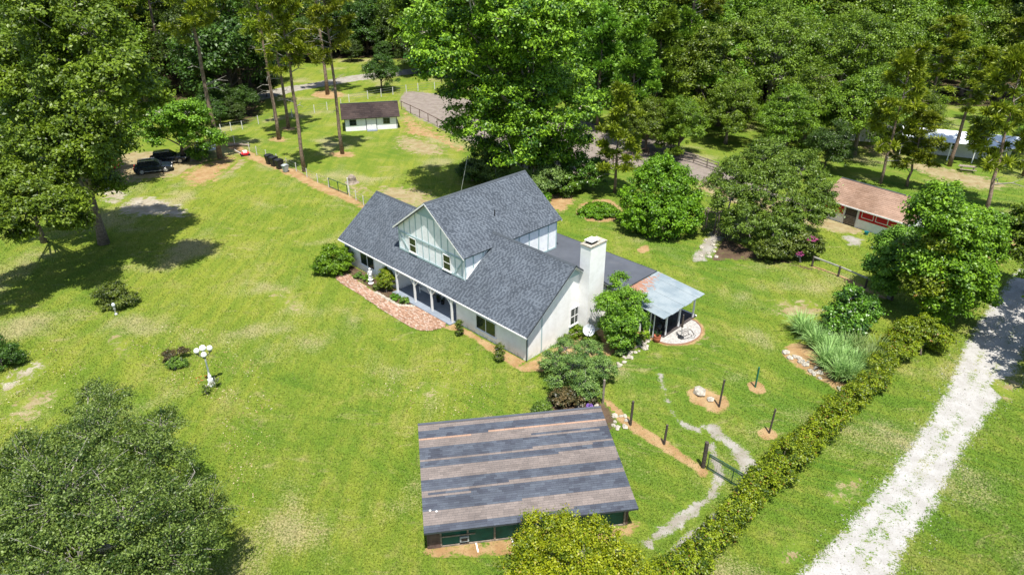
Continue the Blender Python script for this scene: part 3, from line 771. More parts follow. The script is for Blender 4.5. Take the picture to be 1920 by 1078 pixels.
# brick walkway, brick by brick in one field (each is under 4 pixels long)
def brick_field(name, poly, z=.06, bw=.21, bh=.105, ang=0.0, rng=random.Random(2), frame=HW):
    poly = smooth_poly(poly, 3) if len(poly) > 5 else np.array(poly)
    lo, hi = poly.min(0), poly.max(0); b = MB()
    ys = np.arange(lo[1], hi[1], bh+.008)
    for r, y in enumerate(ys):
        xs = np.arange(lo[0]-(r % 2)*bw/2, hi[0], bw+.008)
        c = np.column_stack([xs+bw/2, np.full(len(xs), y+bh/2)]); ok = inside(poly, c)
        for x, o in zip(xs, ok):
            if not o: continue
            h = z+rng.uniform(-.006, .008); tn = rng.random()**1.2
            if rng.random() < .1: tn = .92
            n = len(b.v)
            for q in ((x, y), (x+bw, y), (x+bw, y+bh), (x, y+bh)): b.v.append(tuple(frame(q[0], q[1], h)))
            for q in ((x, y), (x+bw, y), (x+bw, y+bh), (x, y+bh)): b.v.append(tuple(frame(q[0], q[1], 0)))
            b.f += [(n, n+1, n+2, n+3), (n, n+4, n+5, n+1), (n+3, n+2, n+6, n+7)]; b.t += [tn]*3
    o = b.build(name, M_brick, None, tone=True); return struct(o)
walk_poly = [(-22.9, -2.2), (-21.9, -2.9), (-18.2, -3.0), (-14.3, -3.2), (-10.6, -3.2), (-9.3, -3.0), (-8.6, -2.2), (-8.6, -.76), (-13.0, -.76), (-14.1, -1.75), (-18.0, -1.75), (-21.6, -1.5), (-22.6, -1.4)]
patch('walkway_bed', [HW(*p) for p in walk_poly], 'mulch', fade=.3, amp=.1, edge=.2, px=False, step_=.2)
brick_field('brick_walkway', walk_poly)
patch('flower_bed', [HW(*p) for p in [(-24.0, -.2), (-22.4, -1.35), (-18.0, -1.7), (-14.2, -1.7), (-13.0, -.8), (-16.3, -.05), (-20, -.05)]], 'soil', fade=.3, amp=.2, edge=.25, px=False, step_=.2)
patch('flower_bed', [HW(*p) for p in [(-8.4, -.75), (-8.3, -1.5), (-6, -.9), (-2.2, -1.3), (.5, -1.3), (1.0, 0), (-4, -.05), (-8.1, -.05)]], 'mulch', fade=.4, amp=.3, edge=.35, px=False, step_=.2)
patch('flower_bed', [HW(*p) for p in [(.1, -1.3), (1.2, -1.2), (3.2, 2.0), (4.3, 5.2), (5.0, 8.2), (4.3, 9.9), (1.3, 9.5), (.05, 5), (.05, 0)]], 'mulch', fade=.7, amp=.4, edge=.3, px=False, step_=.25)

# white pebble patio circle with brick edging
cc = HW(6.2, 12.5)
circ = [(5.5+1.95*math.cos(a), 12.0+2.4*math.sin(a)) for a in np.linspace(-math.pi*.55, math.pi*.5, 14)]
patch('flower_bed', [HW(5.5+2.45*math.cos(a), 12.0+2.9*math.sin(a)) for a in np.linspace(0, 2*math.pi, 14)[:-1]], 'mulch', fade=.5, amp=.3, edge=.3, px=False, step_=.2)
m = MB(); pts = [HW(x, y, .055) for x, y in circ]+[HW(5.0, 14.4, .055), HW(4.9, 9.9, .055)]
m.poly(pts); m.build('pebble_patio', gmat('pebble'), None); struct(bpy.data.objects['pebble_patio'])
po = bpy.data.objects['pebble_patio']; po.data.attributes.new('m', 'FLOAT', 'POINT').data.foreach_set('value', [1.0]*len(pts))
po.data.materials.clear()
M_pebble = plain('white_pebbles', (.36, .345, .32), .9, .25, 6, bump=.8, bscale=30, dirt=(.42, .38, .33), dirt_amt=.5)
po.data.materials.append(M_pebble)
M_edgebrick = plain('edging_brick', (.30, .17, .11), .9, .3)
edge = thing('brick_edging', 'curved brick edging around the white pebble patio circle', 'edging', HW(5.5, 12.0), HZ)
bm_ = MB(); bm_.box(-.05, .05, -.1, .1, 0, .09); bmesh_ = bm_.mesh('brick', M_edgebrick)
for a in np.linspace(-math.pi*.55, math.pi*.5, 52):
    o = put('brick', bmesh_, edge, (2.0*math.cos(a), 2.45*math.sin(a), 0), math.atan2(2.0*math.sin(a), 2.45*math.cos(a)))

# ------------------------------------------------------------------ big front barn
bo = Vector((-4.312+.0, 25.9, 0)); BA = math.radians(8.7)
barn = thing('open_barn', 'low barn with striped brown and blue-grey shingle roof and dark green open front', 'barn', (-4.55, 26.45, 0), BA)
bW, bD = 11.15, 7.35
def bprof(y): return 1.62+(y+.35)*.105
BZ0, BSL = 1.70, .095
bz = lambda y: BZ0+(y+.45)*BSL
prism_part('side_wall', M_barnbrown, barn, [(0.02, 0), (0.02, bz(0)-.14), (bD, bz(bD)-.14), (bD, 0)], 0, .12)
prism_part('side_wall', M_barnbrown, barn, [(0.02, 0), (0.02, bz(0)-.14), (bD, bz(bD)-.14), (bD, 0)], bW-.12, bW)
bx('back_wall', M_barngreen, barn, .12, bW-.12, bD-.1, bD-.002, 0, bz(bD)-.15)
bx('front_wall', M_barnbrown, barn, .122, .72, .0, .12, 0, bz(0)-.15)
bx('sill_beam', M_wood, barn, .722, bW-.122, .02, .14, 0, .12)
for i, x in enumerate(np.linspace(.74, bW-.2, 8)):
    bx('front_post', M_wood, barn, x-.05, x+.05, .0, .10, .122, bz(0)-.15)
    if i < 7:
        x2 = .74+(i+1)*(bW-.94)/7
        bx('front_panel', M_barngreen, barn, x+.052, x2-.052, .08, .12, .122, bz(0)-.16)
bx('window_rail', M_wood, barn, .79, 2.6, -.03, -.002, .78, .86)
bx('feed_hatch', M_grey, barn, 1.75, 2.25, -.06, -.004, .32, .70)
bx('hatch_opening', M_black, barn, 1.83, 2.17, -.075, -.062, .40, .60)
rf = roof_plane('roof', barn, (-.12, -.45, BZ0), (bW+.35, -.45, BZ0), (bW+.35, bD+.25, bz(bD+.25)), (-.12, bD+.25, bz(bD+.25)), .12)
bands = [(0, .08, 1), (.08, .165, 0), (.165, .19, 2), (.19, .25, 1), (.25, .37, 0), (.37, .40, 1), (.40, .45, 0), (.45, .57, 1), (.57, .66, 0), (.66, .71, 1), (.71, .84, 0), (.84, .95, 1), (.95, 1.01, 0)]
TB = math.hypot(bD+.7, (bD+.7)*BSL); rows = int(TB/.155)+1
_rr = random.Random(8); shift = [_rr.uniform(0, bW+.5) for _ in range(rows+2)]; base_t = [[.24+.13*_rr.random() for _ in range(40)] for _ in range(rows+2)]
def barn_tone(s, t, rng, r):
    fr_ = 1-(t/TB) + (.018 if s > shift[r] else -.004)
    k = 0
    for a, b_, c in bands:
        if a <= fr_ < b_: k = c
    bl_ = base_t[r//2*2][int(s*1.6+shift[r//2*2]*3) % 40]
    if k == 0: return min(.48, bl_*1.05+rng.uniform(-.05, .05) - (.05 if bl_ < .27 else 0))
    if k == 2: return .97
    return .70+(bl_-.3)*.8+rng.uniform(-.035, .035)
shingles(rf, (-.12, -.45, BZ0), (1, 0, 0), (0, 1, BSL), bW+.47, TB, ex=.155, tw=.32, tonef=barn_tone, mat=M_barnroof, thick=.012, jit=.15)
bx('ridge_cap', M_flat, barn, -.13, bW+.36, bD+.10, bD+.27, bz(bD)+.03, bz(bD)+.065)
for x, y in ((.28, .95), (.62, .85)):
    m = MB(); m.lathe([(.05, 0), (.07, .03), (.02, .08)], (x, y, bz(y)+.02), 6); m.build('roof_vent', M_whitetrim, barn)
# boards lying on the ground in front
for px, py in ((894, 1024), (960, 1012), (1003, 1010)):
    g = G(px, py); m = MB(); m.box(-.04, .04, -.42, .42, 0, .05)
    o = m.build('plank', M_whitetrim, None); o.location = g; o.rotation_euler = (0, 0, .22)
    tag(o, {894: 'short white plank on the dirt in front of the barn hatch', 960: 'short white plank on the dirt left of the yellow-green tree top', 1003: 'short white plank partly under the yellow-green tree leaves'}[px], 'plank', 'planks in front of the barn')

# ------------------------------------------------------------------ other buildings
def gable_shed(o, L, D, hw, hr, wallm, roofm, ov=.4, tw=.5, ex=.3, seed=1):
    prism_part('wall', wallm, o, [(0, 0), (0, hw-.06), (D/2, hr-.12), (D, hw-.06), (D, 0)], 0, L)
    for sgn in (0, 1):
        y_e = -ov if sgn == 0 else D+ov; ze = hw-(hr-hw)/(D/2)*ov
        a, b_, c, d = (-ov, y_e, ze), (L+ov, y_e, ze), (L+ov, D/2, hr), (-ov, D/2, hr)
        if sgn: a, b_, c, d = b_, a, d, c
        r = roof_plane('roof', o, a, b_, c, d, .1)
        U = (1, 0, 0) if not sgn else (-1, 0, 0)
        shingles(r, a, U, (0, D/2-y_e, hr-ze), L+2*ov, math.hypot(D/2-y_e, hr-ze), ex=ex, tw=tw, tonef=lambda s, t, g, rr: .5*g.random()+.5*(.5+.5*math.sin(s*.9+t*.7)), mat=roofm, rng=random.Random(seed), thick=.02)
    bx('ridge_cap', M_fascia, o, -ov, L+ov, D/2-.1, D/2+.1, hr-.01, hr+.035)

sh = thing('shed', 'small white shed with dark brown roof and two black-framed windows beside the sandy paddock', 'shed', G(648, 247), math.atan2(112.166-110.228, 8.28))
gable_shed(sh, 8.3, 4.6, 2.35, 3.9, M_panel, M_darkroof, .45, .7, .4)
for x in (1.3, 6.6): window(sh, (x, 0, 1.35), .95, .8, nF, uF, 1, sill=False, frame=M_fascia)
for x in (0.03, 3.35, 5.0, 8.2): bx('corner_board', M_fascia, sh, x-.05, x+.05, -.03, -.002, 0, 2.25)
bx('door', M_whitetrim, sh, 3.45, 4.15, -.06, -.003, .05, 2.0); bx('door', M_whitetrim, sh, 4.2, 4.9, -.06, -.003, .05, 2.0)
bx('step', M_concrete, sh, 3.4, 5.0, -.9, -.1, 0, .12)

rb = thing('red_barn', 'red and cream stable with tan-brown shingle roof and brown slatted door', 'barn', (35.25, 74.15, 0), math.atan2(67.929-73.9, 40.137-35.6))
gable_shed(rb, 9.6, 7.6, 2.35, 3.7, M_panel, M_brownroof, .35, .5, .3, 2)
bx('red_panel', M_redpaint, rb, .0, 2.6, -.035, -.003, 1.05, 2.25)
bx('red_panel', M_redpaint, rb, 4.4, 9.6, -.035, -.003, 1.05, 2.25)
sd_ = bx('stable_door', M_wood_dark, rb, 2.85, 4.15, -.03, -.002, .05, 2.15)
for k in range(6): bx('slat', M_wood, sd_, 2.85, 4.15, -.06, -.032, .15+k*.17, .27+k*.17)
for x in (2.68, 4.22): bx('door_post', M_whitetrim, rb, x, x+.12, -.07, -.003, 0, 2.2)
for x0 in (4.75, 6.3, 7.6):
    w_ = .95 if x0 > 7 else 1.2
    f = bx('hatch', M_redpaint, rb, x0, x0+w_, -.05, -.036, 1.38, 1.95)
    for d in ((x0-.06, x0, 1.32, 2.01), (x0+w_, x0+w_+.06, 1.32, 2.01), (x0, x0+w_, 1.95, 2.01), (x0, x0+w_, 1.32, 1.38)):
        bx('hatch_frame', M_whitetrim, f, d[0], d[1], -.07, -.037, d[2], d[3])
bx('gutter', M_whitetrim, rb, -.3, 9.9, -.42, -.36, 2.12, 2.24)
tb = MB(); tb.lathe([(.16, 0), (.24, .32), (.25, .34), (.2, .33), (.18, .05)], n=14)
o = tb.build('bucket', M_teal, None); o.location = G(1624, 440); tag(o, 'teal bucket on the ground by the red stable door', 'bucket')

cp = thing('carport', 'long open shelter with a bright white metal roof behind the pines on the right', 'shelter', G(1690, 292), math.radians(-24))
wv = MB(); wv.box(0, 13.5, 2.6, 6.2, 0, 2.6); wv.build('wall', M_cream, cp)
r1 = roof_plane('roof', cp, (-.5, -.2, 2.6), (15, -.2, 2.6), (15, 3.2, 3.5), (-.5, 3.2, 3.5), .06, M_trailer)
r1 = roof_plane('roof', cp, (15, 6.6, 2.6), (-.5, 6.6, 2.6), (-.5, 3.2, 3.5), (15, 3.2, 3.5), .06, M_trailer)
for x in np.linspace(-.3, 14.8, 6): bx('post', M_whitetrim, cp, x-.06, x+.06, -.06, .06, 0, 2.6)
for x in (2, 6, 10): window(cp, (x, 2.6, 1.5), 1.2, 1.0, nF, uF, 1)
b1 = thing('mobile_home', 'pale blue-white low building half hidden behind trees left of the white shelter', 'building', G(1580, 262), math.radians(-20))
wv = MB(); wv.box(0, 9.5, 0, 4, 0, 2.5); wv.build('wall', M_cream, b1)
roof_plane('roof', b1, (-.3, -.3, 2.5), (9.8, -.3, 2.5), (9.8, 4.3, 2.95), (-.3, 4.3, 2.95), .1, M_trailer)
for x in (1.5, 5, 8): window(b1, (x, 0, 1.4), 1.1, .9, nF, uF, 1)
hk = thing('far_house', 'pale roofed house glimpsed between the tree tops far behind', 'house', G(1500, 92), math.radians(-15))
prism_part('wall', M_cream, hk, [(0, 0), (0, 3), (4, 5.5), (8, 3), (8, 0)], 0, 14)
roof_plane('roof', hk, (-.5, -.6, 2.8), (14.5, -.6, 2.8), (14.5, 4, 5.75), (-.5, 4, 5.75), .1, M_trailer)
roof_plane('roof', hk, (14.5, 8.6, 2.8), (-.5, 8.6, 2.8), (-.5, 4, 5.75), (14.5, 4, 5.75), .1, M_trailer)
for x in (2, 7, 12): window(hk, (x, 0, 1.6), 1.3, 1.2, nF, uF, 1)

# ------------------------------------------------------------------ fences, gates, posts
def post_mesh(h, w, mat, n=6):
    m = MB(); m.tube([(0, 0, -.02), (.01, 0, h*.5), (0, 0, h)], [w/2*1.05, w/2, w/2*.95], n); return m.mesh('post', mat)
def fence(name, label, pts, h, w, matp, rails, matr, rw=.05, every=None, cat='fence', rail_name='rail'):
    P_ = [G(*p) for p in pts]
    o = thing(name, label, cat, P_[0])
    if every:
        Q = []
        for a, b_ in zip(P_[:-1], P_[1:]):
            n = max(1, int(round((b_-a).length/every)))
            Q += [a.lerp(b_, i/n) for i in range(n)]
        P_ = Q+[P_[-1]]
    pm = post_mesh(h, w, matp); r = random.Random(len(label))
    for p in P_:
        put('post', pm, o, p-o.location, r.uniform(0, 3), (1, 1, r.uniform(.94, 1.06)))
    for a, b_ in zip(P_[:-1], P_[1:]):
        for z in rails:
            m = MB(); m.bar(a-o.location+v3(0, 0, z), b_-o.location+v3(0, 0, z), rw, rw*1.0); m.build(rail_name, matr, o)
    return o
fence('wire_fence', 'low wire fence with white posts along the mulch strip behind the bins', [(424, 262), (440, 270), (468, 284), (482, 291), (500, 298), (520, 306), (538, 313), (556, 322), (576, 333), (596, 343), (617, 352)], 1.25, .11, M_whitepost, (.3, .75, 1.15), M_wire, .018, rail_name='wire')
fence('wire_fence', 'far wire fence with white posts in front of the dark wood', [(415, 250), (434, 246), (455, 243), (485, 233), (515, 226), (548, 220), (590, 212), (614, 207), (640, 201)], 1.4, .14, M_whitepost, (.4, .9, 1.3), M_wire, .02, rail_name='wire')
fence('wire_fence', 'far wire fence behind the white shed with pale posts', [(655, 192), (690, 186), (715, 182), (737, 178), (762, 174), (784, 171), (815, 168), (850, 164)], 1.5, .16, M_whitepost, (.5, 1.0, 1.4), M_wire, .03, rail_name='wire')
fence('pipe_fence', 'brown pipe fence running from the white shed along the sandy paddock', [(753, 205), (770, 213), (787, 221), (803, 229), (820, 238), (837, 247), (857, 257), (880, 268), (905, 281), (930, 295)], 1.45, .12, M_pipe, (1.38,), M_pipe, .09)
fence('pipe_fence', 'brown pipe fence behind the young pine', [(1090, 322), (1118, 318), (1150, 310), (1185, 300), (1215, 293)], 1.3, .11, M_pipe, (.6, 1.25), M_pipe, .08)
fence('rail_fence', 'weathered board fence between the round tree and the feathery tree', [(1318, 350), (1336, 354), (1355, 360), (1378, 368), (1400, 378)], 1.4, .16, M_wood, (.35, .75, 1.25), M_wood, .13)
fence('rail_fence', 'dark board fence in the shade above the feathery tree', [(1275, 300), (1300, 306), (1325, 315), (1345, 322)], 1.3, .16, M_wood, (.4, .8, 1.2), M_wood, .10)
fence('rail_fence', 'distant brown rail fence in the grass above the round tree', [(1180, 252), (1208, 258), (1232, 266), (1262, 275)], 1.3, .15, M_pipe, (.6, 1.2), M_pipe, .09)
fence('rail_fence', 'single rail fence of grey pipe beside the pink-flowered tree', [(1522, 500), (1571, 519), (1622, 541), (1672, 563)], 1.1, .20, M_wood_dark, (1.05,), M_pipegrey, .12)
fence('rail_fence', 'short dark fence in the dirt near the top of the driveway', [(1858, 478), (1872, 465), (1884, 452)], 1.3, .16, M_wood, (.5, 1.15), M_wood, .12)

def pole(name, px, h, w, mat, label, cat='post', sq=False, tilt=0, grp=None):
    m = MB(); hw = w/2
    m.tube([(0, 0, -.02), (tilt*.5, 0, h*.5), (tilt, 0, h)], [hw*1.04, hw, hw*.96], 10)
    o = m.build(name, mat, None); o.location = G(*px); tag(o, label, cat, grp); return o
pole('fence_post', (1130, 756), 2.0, .17, M_wood, 'pale wooden post at the edge of the silver bush bed', grp='line of posts from the bed to the gate')
pole('fence_post', (1182, 797), 2.0, .17, M_wood_dark, 'dark post beside the scattered rocks at the barn roof corner', tilt=.03, grp='line of posts from the bed to the gate')
pole('fence_post', (1245, 833), 1.6, .16, M_wood_dark, 'short dark post midway along the mulch strip', tilt=.05, grp='line of posts from the bed to the gate')
pole('fence_post', (1318, 876), 2.0, .26, M_wood_dark, 'thick dark gate post at the hinge end of the green gate', grp='line of posts from the bed to the gate')
pole('lawn_pole', (1348, 763), 2.3, .14, M_wood_dark, 'dark pole beside the two pale rocks in a sandy bed', tilt=.06, grp='lone poles on the back lawn')
pole('lawn_pole', (1416, 726), 1.75, .13, M_greenpost, 'green painted pole in a small round mulch bed', grp='lone poles on the back lawn')
pole('lawn_pole', (1442, 812), 2.0, .13, M_wood_dark, 'thin dark pole in the round mulch bed nearest the hedge', tilt=.08, grp='lone poles on the back lawn')
g0, g1 = G(1326, 880), G(1418, 936)
gate = thing('metal_gate', 'low green tube gate across the wheel ruts', 'gate', g0, math.atan2(g1.y-g0.y, g1.x-g0.x))
GL = (g1-g0).length
for z in (1.22, 1.08):
    m = MB(); m.tube([(0, 0, z), (GL, 0, z)], [.042, .042], 6); m.build('rail', M_gategreen, gate)
m = MB(); m.tube([(0, 0, .12), (GL, 0, .12)], [.025, .025], 6); m.build('rail', M_gategreen, gate)
for x in (0, GL*.5, GL):
    m = MB(); m.tube([(x, 0, .05), (x, 0, 1.25)], [.03, .03], 6); m.build('upright', M_gategreen, gate)
m = MB()
for k in range(1, 9): m.bar((0, 0, .12+k*.11), (GL, 0, .12+k*.11), .006)
for k in range(1, 22): m.bar((GL*k/22, 0, .12), (GL*k/22, 0, 1.08), .006)
m.build('wire_mesh', M_wire, gate)['kind'] = 'stuff'
g0, g1 = G(618, 352), G(652, 366)
gt = thing('garden_gate', 'green framed wire gate in the fence left of the house roof', 'gate', g0, math.atan2(g1.y-g0.y, g1.x-g0.x)); GL = (g1-g0).length
for z in (.15, 1.25):
    m = MB(); m.tube([(0, 0, z), (GL, 0, z)], [.045, .045], 6); m.build('rail', M_gategreen, gt)
for x in (0, GL*.5, GL):
    m = MB(); m.tube([(x, 0, .05), (x, 0, 1.3)], [.05, .05], 6); m.build('upright', M_gategreen, gt)
fence('wire_fence', 'short run of wire fence between the green gate and the house', [(656, 368), (668, 376), (682, 385), (700, 394)], 1.25, .11, M_whitepost, (.3, .75, 1.15), M_wire, .02, rail_name='wire')
pole('timber_post', (654, 347+14), 1.9, .16, M_whitepost, 'tall pale post at the latch end of the green garden gate', 'post')

ar = thing('arbor', 'rustic dark wooden arbor gate between the round tree and the feathery tree', 'arbor', G(1318, 432), math.radians(-40))
for x in (0, 1.3):
    for y in (0, .7): bx('post', M_wood, ar, x-.05, x+.05, y-.05, y+.05, 0, 2.3)
for y in (0, .7): bx('beam', M_wood, ar, -.2, 1.5, y-.04, y+.04, 2.303, 2.4)
for k in range(5): bx('slat', M_wood, ar, -.15+k*.38, -.08+k*.38, -.2, .9, 2.403, 2.45)
pk = thing('picket_fence', 'dark picket fence running right from the rustic arbor', 'fence', G(1336, 440), math.radians(-38))
pm = MB(); pm.prism([(0, 0), (.09, 0), (.09, 1.0), (.045, 1.1), (0, 1.0)], 0, .025, 'y'); pm = pm.mesh('picket', M_wood_dark)
for k in range(20): put('picket', pm, pk, (k*.2, 0, .03))
for z in (.3, .8): bx('rail', M_wood_dark, pk, 0, 4.0, .028, .07, z, z+.07)

# guy pole behind the ridge
m = MB(); m.tube([(0, 0, 0), (1.1, .5, 5.2)], [.035, .03], 6); o = m.build('pole', M_steel, None); o.location = G(862, 372); tag(o, 'thin leaning grey pole on the lawn behind the house roof', 'pole')

# ------------------------------------------------------------------ lamp post, small things
lp = thing('lamp_post', 'white cast-iron lamp post with four globes and a crown of scrolled arms', 'lamp post', G(397, 722), 0)
m = MB(); m.lathe([(.26, 0), (.27, .12), (.2, .2), (.19, .55), (.13, .62), (.12, .85), (.07, .95), (.085, 1.02), (.06, 1.08), (.05, 2.5), (.07, 2.56), (.05, 2.62), (.04, 2.95)], n=12); m.build('column', M_whitetrim, lp, smooth=False)
for k in range(3):
    a = math.radians((-65, 55, 175)[k]); dx, dy = math.cos(a), math.sin(a)
    if True:
        m = MB(); m.tube([(0, 0, 2.55), (dx*.22, dy*.22, 2.48), (dx*.44, dy*.44, 2.55), (dx*.5, dy*.5, 2.72)], [.03, .028, .028, .035], 6); m.build('arm', M_fascia, lp)
        m = MB(); m.lathe([(.03, 0), (.15, .06), (.20, .18), (.20, .24), (.15, .36), (.03, .42)], (dx*.5, dy*.5, 2.73), 14); m.build('globe', M_globe, lp, smooth=True)
        m = MB(); m.lathe([(.11, 0), (.13, .05), (.06, .06)], (dx*.5, dy*.5, 2.67), 10); m.build('globe_holder', M_fascia, lp)
m = MB(); m.lathe([(.03, 0), (.17, .07), (.23, .2), (.23, .26), (.17, .40), (.03, .46)], (0, 0, 2.97), 14); m.build('globe', M_globe, lp, smooth=True)

st_ = thing('statue', 'white garden statue of a draped standing figure in the front flower bed', 'statue', HW(-19.2, -1.0), HZ)
m = MB(); m.lathe([(.26, 0), (.26, .1), (.17, .16), (.15, .34), (.24, .42), (.24, .46)], n=10); m.build('plinth', M_whitetrim, st_)
m = MB(); m.lathe([(.17, .46), (.20, .6), (.15, .9), (.13, 1.0), (.19, 1.18), (.20, 1.27), (.07, 1.33), (.055, 1.38), (.10, 1.44), (.105, 1.52), (.06, 1.60)], n=12); m.build('figure', M_whitetrim, st_, smooth=True)
for s in (-1, 1):
    m = MB(); m.tube([(s*.19, 0, 1.24), (s*.24, -.06, 1.02), (s*.08, -.17, .98)], [.05, .045, .035], 7); m.build('arm', M_whitetrim, st_)
sp = thing('garden_ornament', 'slim grey-blue ornamental post standing in the shrub on the left lawn', 'ornament', G(218, 590), .2)
m = MB(); m.lathe([(.14, 0), (.14, .1), (.07, .16), (.07, .5), (.11, .56), (.08, .7), (.1, .8)], n=8); m.build('post', M_steel, sp)
m = MB(); m.lathe([(.02, .8), (.13, .86), (.15, .98), (.1, 1.1), (.02, 1.15)], n=10); m.build('finial', M_dish, sp)

dish = thing('satellite_dish', 'pale grey satellite dish on a pole at the foot of the chimney', 'satellite dish', Vector((G(1104, 616, 1.3).x, G(1104, 616, 1.3).y, 0)), HZ)
m = MB(); m.tube([(0, 0, 0), (0, 0, 1.1)], [.035, .035], 8); m.build('mast', M_steel, dish)
N_ = 18; m = MB(); rr = .48
ax = Vector((.62, -.68, .40)).normalized(); e1 = ax.cross(Vector((0, 0, 1))).normalized(); e2 = e1.cross(ax)
cen = Vector((.1, -.1, 1.25))
for k, (r_, d_) in enumerate(((.0, -.10), (.2, -.085), (.36, -.045), (rr, 0))):
    for i in range(N_):
        a = 2*math.pi*i/N_; m.v.append(tuple(cen+e1*r_*math.cos(a)+e2*r_*math.sin(a)+ax*d_))
for k in range(3):
    for i in range(N_):
        j = (i+1) % N_; m.f.append((k*N_+i, k*N_+j, (k+1)*N_+j, (k+1)*N_+i)); m.t.append(0)
m.build('reflector', M_dish, dish, smooth=True)
m = MB(); m.tube([cen-e2*.46, cen+ax*.42-e2*.1], [.018, .018], 6); m.build('feed_arm', M_steel, dish)
m = MB(); p = cen+ax*.42-e2*.1; m.box(p.x-.05, p.x+.05, p.y-.05, p.y+.05, p.z-.05, p.z+.07); m.build('receiver', M_steel, dish)

# rocks
def rocks(spec):
    for (px, r, z, label, grp) in spec:
        m = MB(); m.rock((0, 0, r*.3), r, random.Random(int(px[0]*7+px[1])), .5)
        o = m.build('rock', M_rock, None); o.location = G(*px) if px[0] > 50 else HW(*px); tag(o, label, 'rock', grp)
rocks([((1312, 737), .62, 0, 'large flat pale rock left of the dark lawn pole', 'pale rocks by the lawn pole'),
       ((1331, 750), .32, 0, 'smaller pale rock between the large flat rock and the pole', 'pale rocks by the lawn pole'),
       ((1474, 662), .34, 0, 'white rock at the left tip of the reed bed', 'rocks edging the reed bed'),
       ((1480, 672), .26, 0, 'grey-white rock just below the left tip of the reed bed', 'rocks edging the reed bed'),
       ((1578, 730), .36, 0, 'white rock at the lower right tip of the reed bed', 'rocks edging the reed bed')])
rr_ = random.Random(4)
for k in range(16):
    t = k/15; px = (1482+t*50+rr_.uniform(-5, 5)+rr_.uniform(0, 12), 672+t*34+rr_.uniform(-9, 5))
    m = MB(); r = rr_.uniform(.13, .26); m.rock((0, 0, r*.3), r, rr_, .6); o = m.build('rock', M_rock, None); o.location = G(*px); tag(o, 'small pale rock among the stones along the left edge of the reed bed', 'rock', 'stones along the reed bed')
for k in range(16):
    px = (rr_.uniform(1148, 1176), rr_.uniform(778, 804))
    m = MB(); r = rr_.uniform(.09, .2); m.rock((0, 0, r*.3), r, rr_, .6); o = m.build('rock', M_rock, None); o.location = G(*px); tag(o, 'small broken rock in the heap by the barn roof corner', 'rock', 'broken rocks by the barn roof corner')
for k in range(26):
    t = rr_.random(); px = (1160+t*62+rr_.uniform(-4, 4), 682-t*44+rr_.uniform(-7, 7))
    m = MB(); r = rr_.uniform(.12, .25); m.rock((0, 0, r*.3), r, rr_, .6); o = m.build('rock', M_rock, None); o.location = G(*px); tag(o, 'small pale rock in the border between silver bush and patio', 'rock', 'rocks in the patio border')
for k in range(24):
    t = k/23; a = t*math.pi
    m = MB(); r = rr_.uniform(.13, .2); m.rock((0, 0, r*.3), r, rr_, .6); o = m.build('rock', M_rock, None); o.location = HW(-17.3+t*4.4+.0, -1.72+(.85*max(0, (t-.75)*4)), 0); tag(o, 'pale edging stone between the front flower bed and the brick walkway', 'rock', 'edging stones of the front bed')
for k in range(14):
    px = (rr_.uniform(1298, 1345), rr_.uniform(445, 485))
    m = MB(); r = rr_.uniform(.12, .25); m.rock((0, 0, r*.3), r, rr_, .6); o = m.build('rock', M_rock, None); o.location = G(*px); tag(o, 'small grey rock on the path in front of the rustic arbor', 'rock', 'rocks on the arbor path')
for k in range(16):
    px = (rr_.uniform(1075, 1125), rr_.uniform(758, 776))
    m = MB(); r = rr_.uniform(.1, .2); m.rock((0, 0, r*.3), r, rr_, .6); o = m.build('rock', M_rock, None); o.location = G(*px); tag(o, 'small rock in the dark bed behind the barn roof', 'rock', 'rocks in the bed behind the barn')
m = MB(); m.lathe([(.12, 0), (.24, .12), (.27, .3), (.22, .42), (.18, .41), (.2, .3), (.12, .2)], n=14); o = m.build('glazed_pot', M_purple, None, smooth=True); o.location = G(1105, 768); tag(o, 'purple glazed pot in the bed behind the barn roof', 'pot')
# border timbers, patio furniture
for k, (px, l) in enumerate((((1186, 655), 1.5), ((1204, 644), 1.3), ((1222, 632), 1.2))):
    m = MB(); m.box(-l/2, l/2, -.09, .09, 0, .2); o = m.build('timber', M_wood, None); o.location = G(*px); o.rotation_euler = (0, 0, .62); tag(o, ['grey landscape timber nearest the silver bush', 'middle grey landscape timber in the patio border', 'grey landscape timber nearest the terracotta pot'][k], 'timber', 'timbers edging the patio border')
pot = thing('terracotta_pot', 'terracotta pot with a spiky plant at the edge of the dark patio deck', 'pot', HW(5.45, 9.45), 0)
m = MB(); m.lathe([(.17, 0), (.28, .2), (.31, .42), (.25, .55), (.29, .6), (.25, .6), (.22, .5)], n=16); m.build('bowl', M_terra, pot, smooth=True)
m = MB()
for k in range(26):
    a = random.uniform(0, 6.28); l = random.uniform(.35, .6); m.bar((0, 0, .5), (math.cos(a)*l*.6, math.sin(a)*l*.6, .55+l*.7), .03, .008)
m.build('plant', ML['glossy'], pot)
um = thing('umbrella_stand', 'dark folded umbrella pole standing on the white pebble circle', 'umbrella', HW(6.5, 11.3), 0)
m = MB(); m.lathe([(.26, .05), (.26, .11), (.06, .14), (.04, .35)], n=14); m.build('base', M_black, um)
m = MB(); m.tube([(0, 0, .1), (0, 0, 2.2)], [.03, .03], 8); m.build('pole', M_steel, um)
m = MB(); m.lathe([(.04, 1.0), (.10, 1.05), (.08, 1.6), (.04, 2.15)], n=8); m.build('folded_canopy', M_wood_dark, um)
hs_ = MB(); pts = []
for k in range(60):
    a = k*.42; r_ = .45+.25*math.sin(k*.31)+.1*math.sin(k*1.7); pts.append(HW(6.5+r_*math.cos(a)*1.0, 12.0+r_*math.sin(a)*1.3, .07))
hs_.tube(pts, [.018]*60, 5); o = hs_.build('garden_hose', M_black, None); tag(o, 'dark garden hose coiled loosely on the white pebble circle', 'hose')
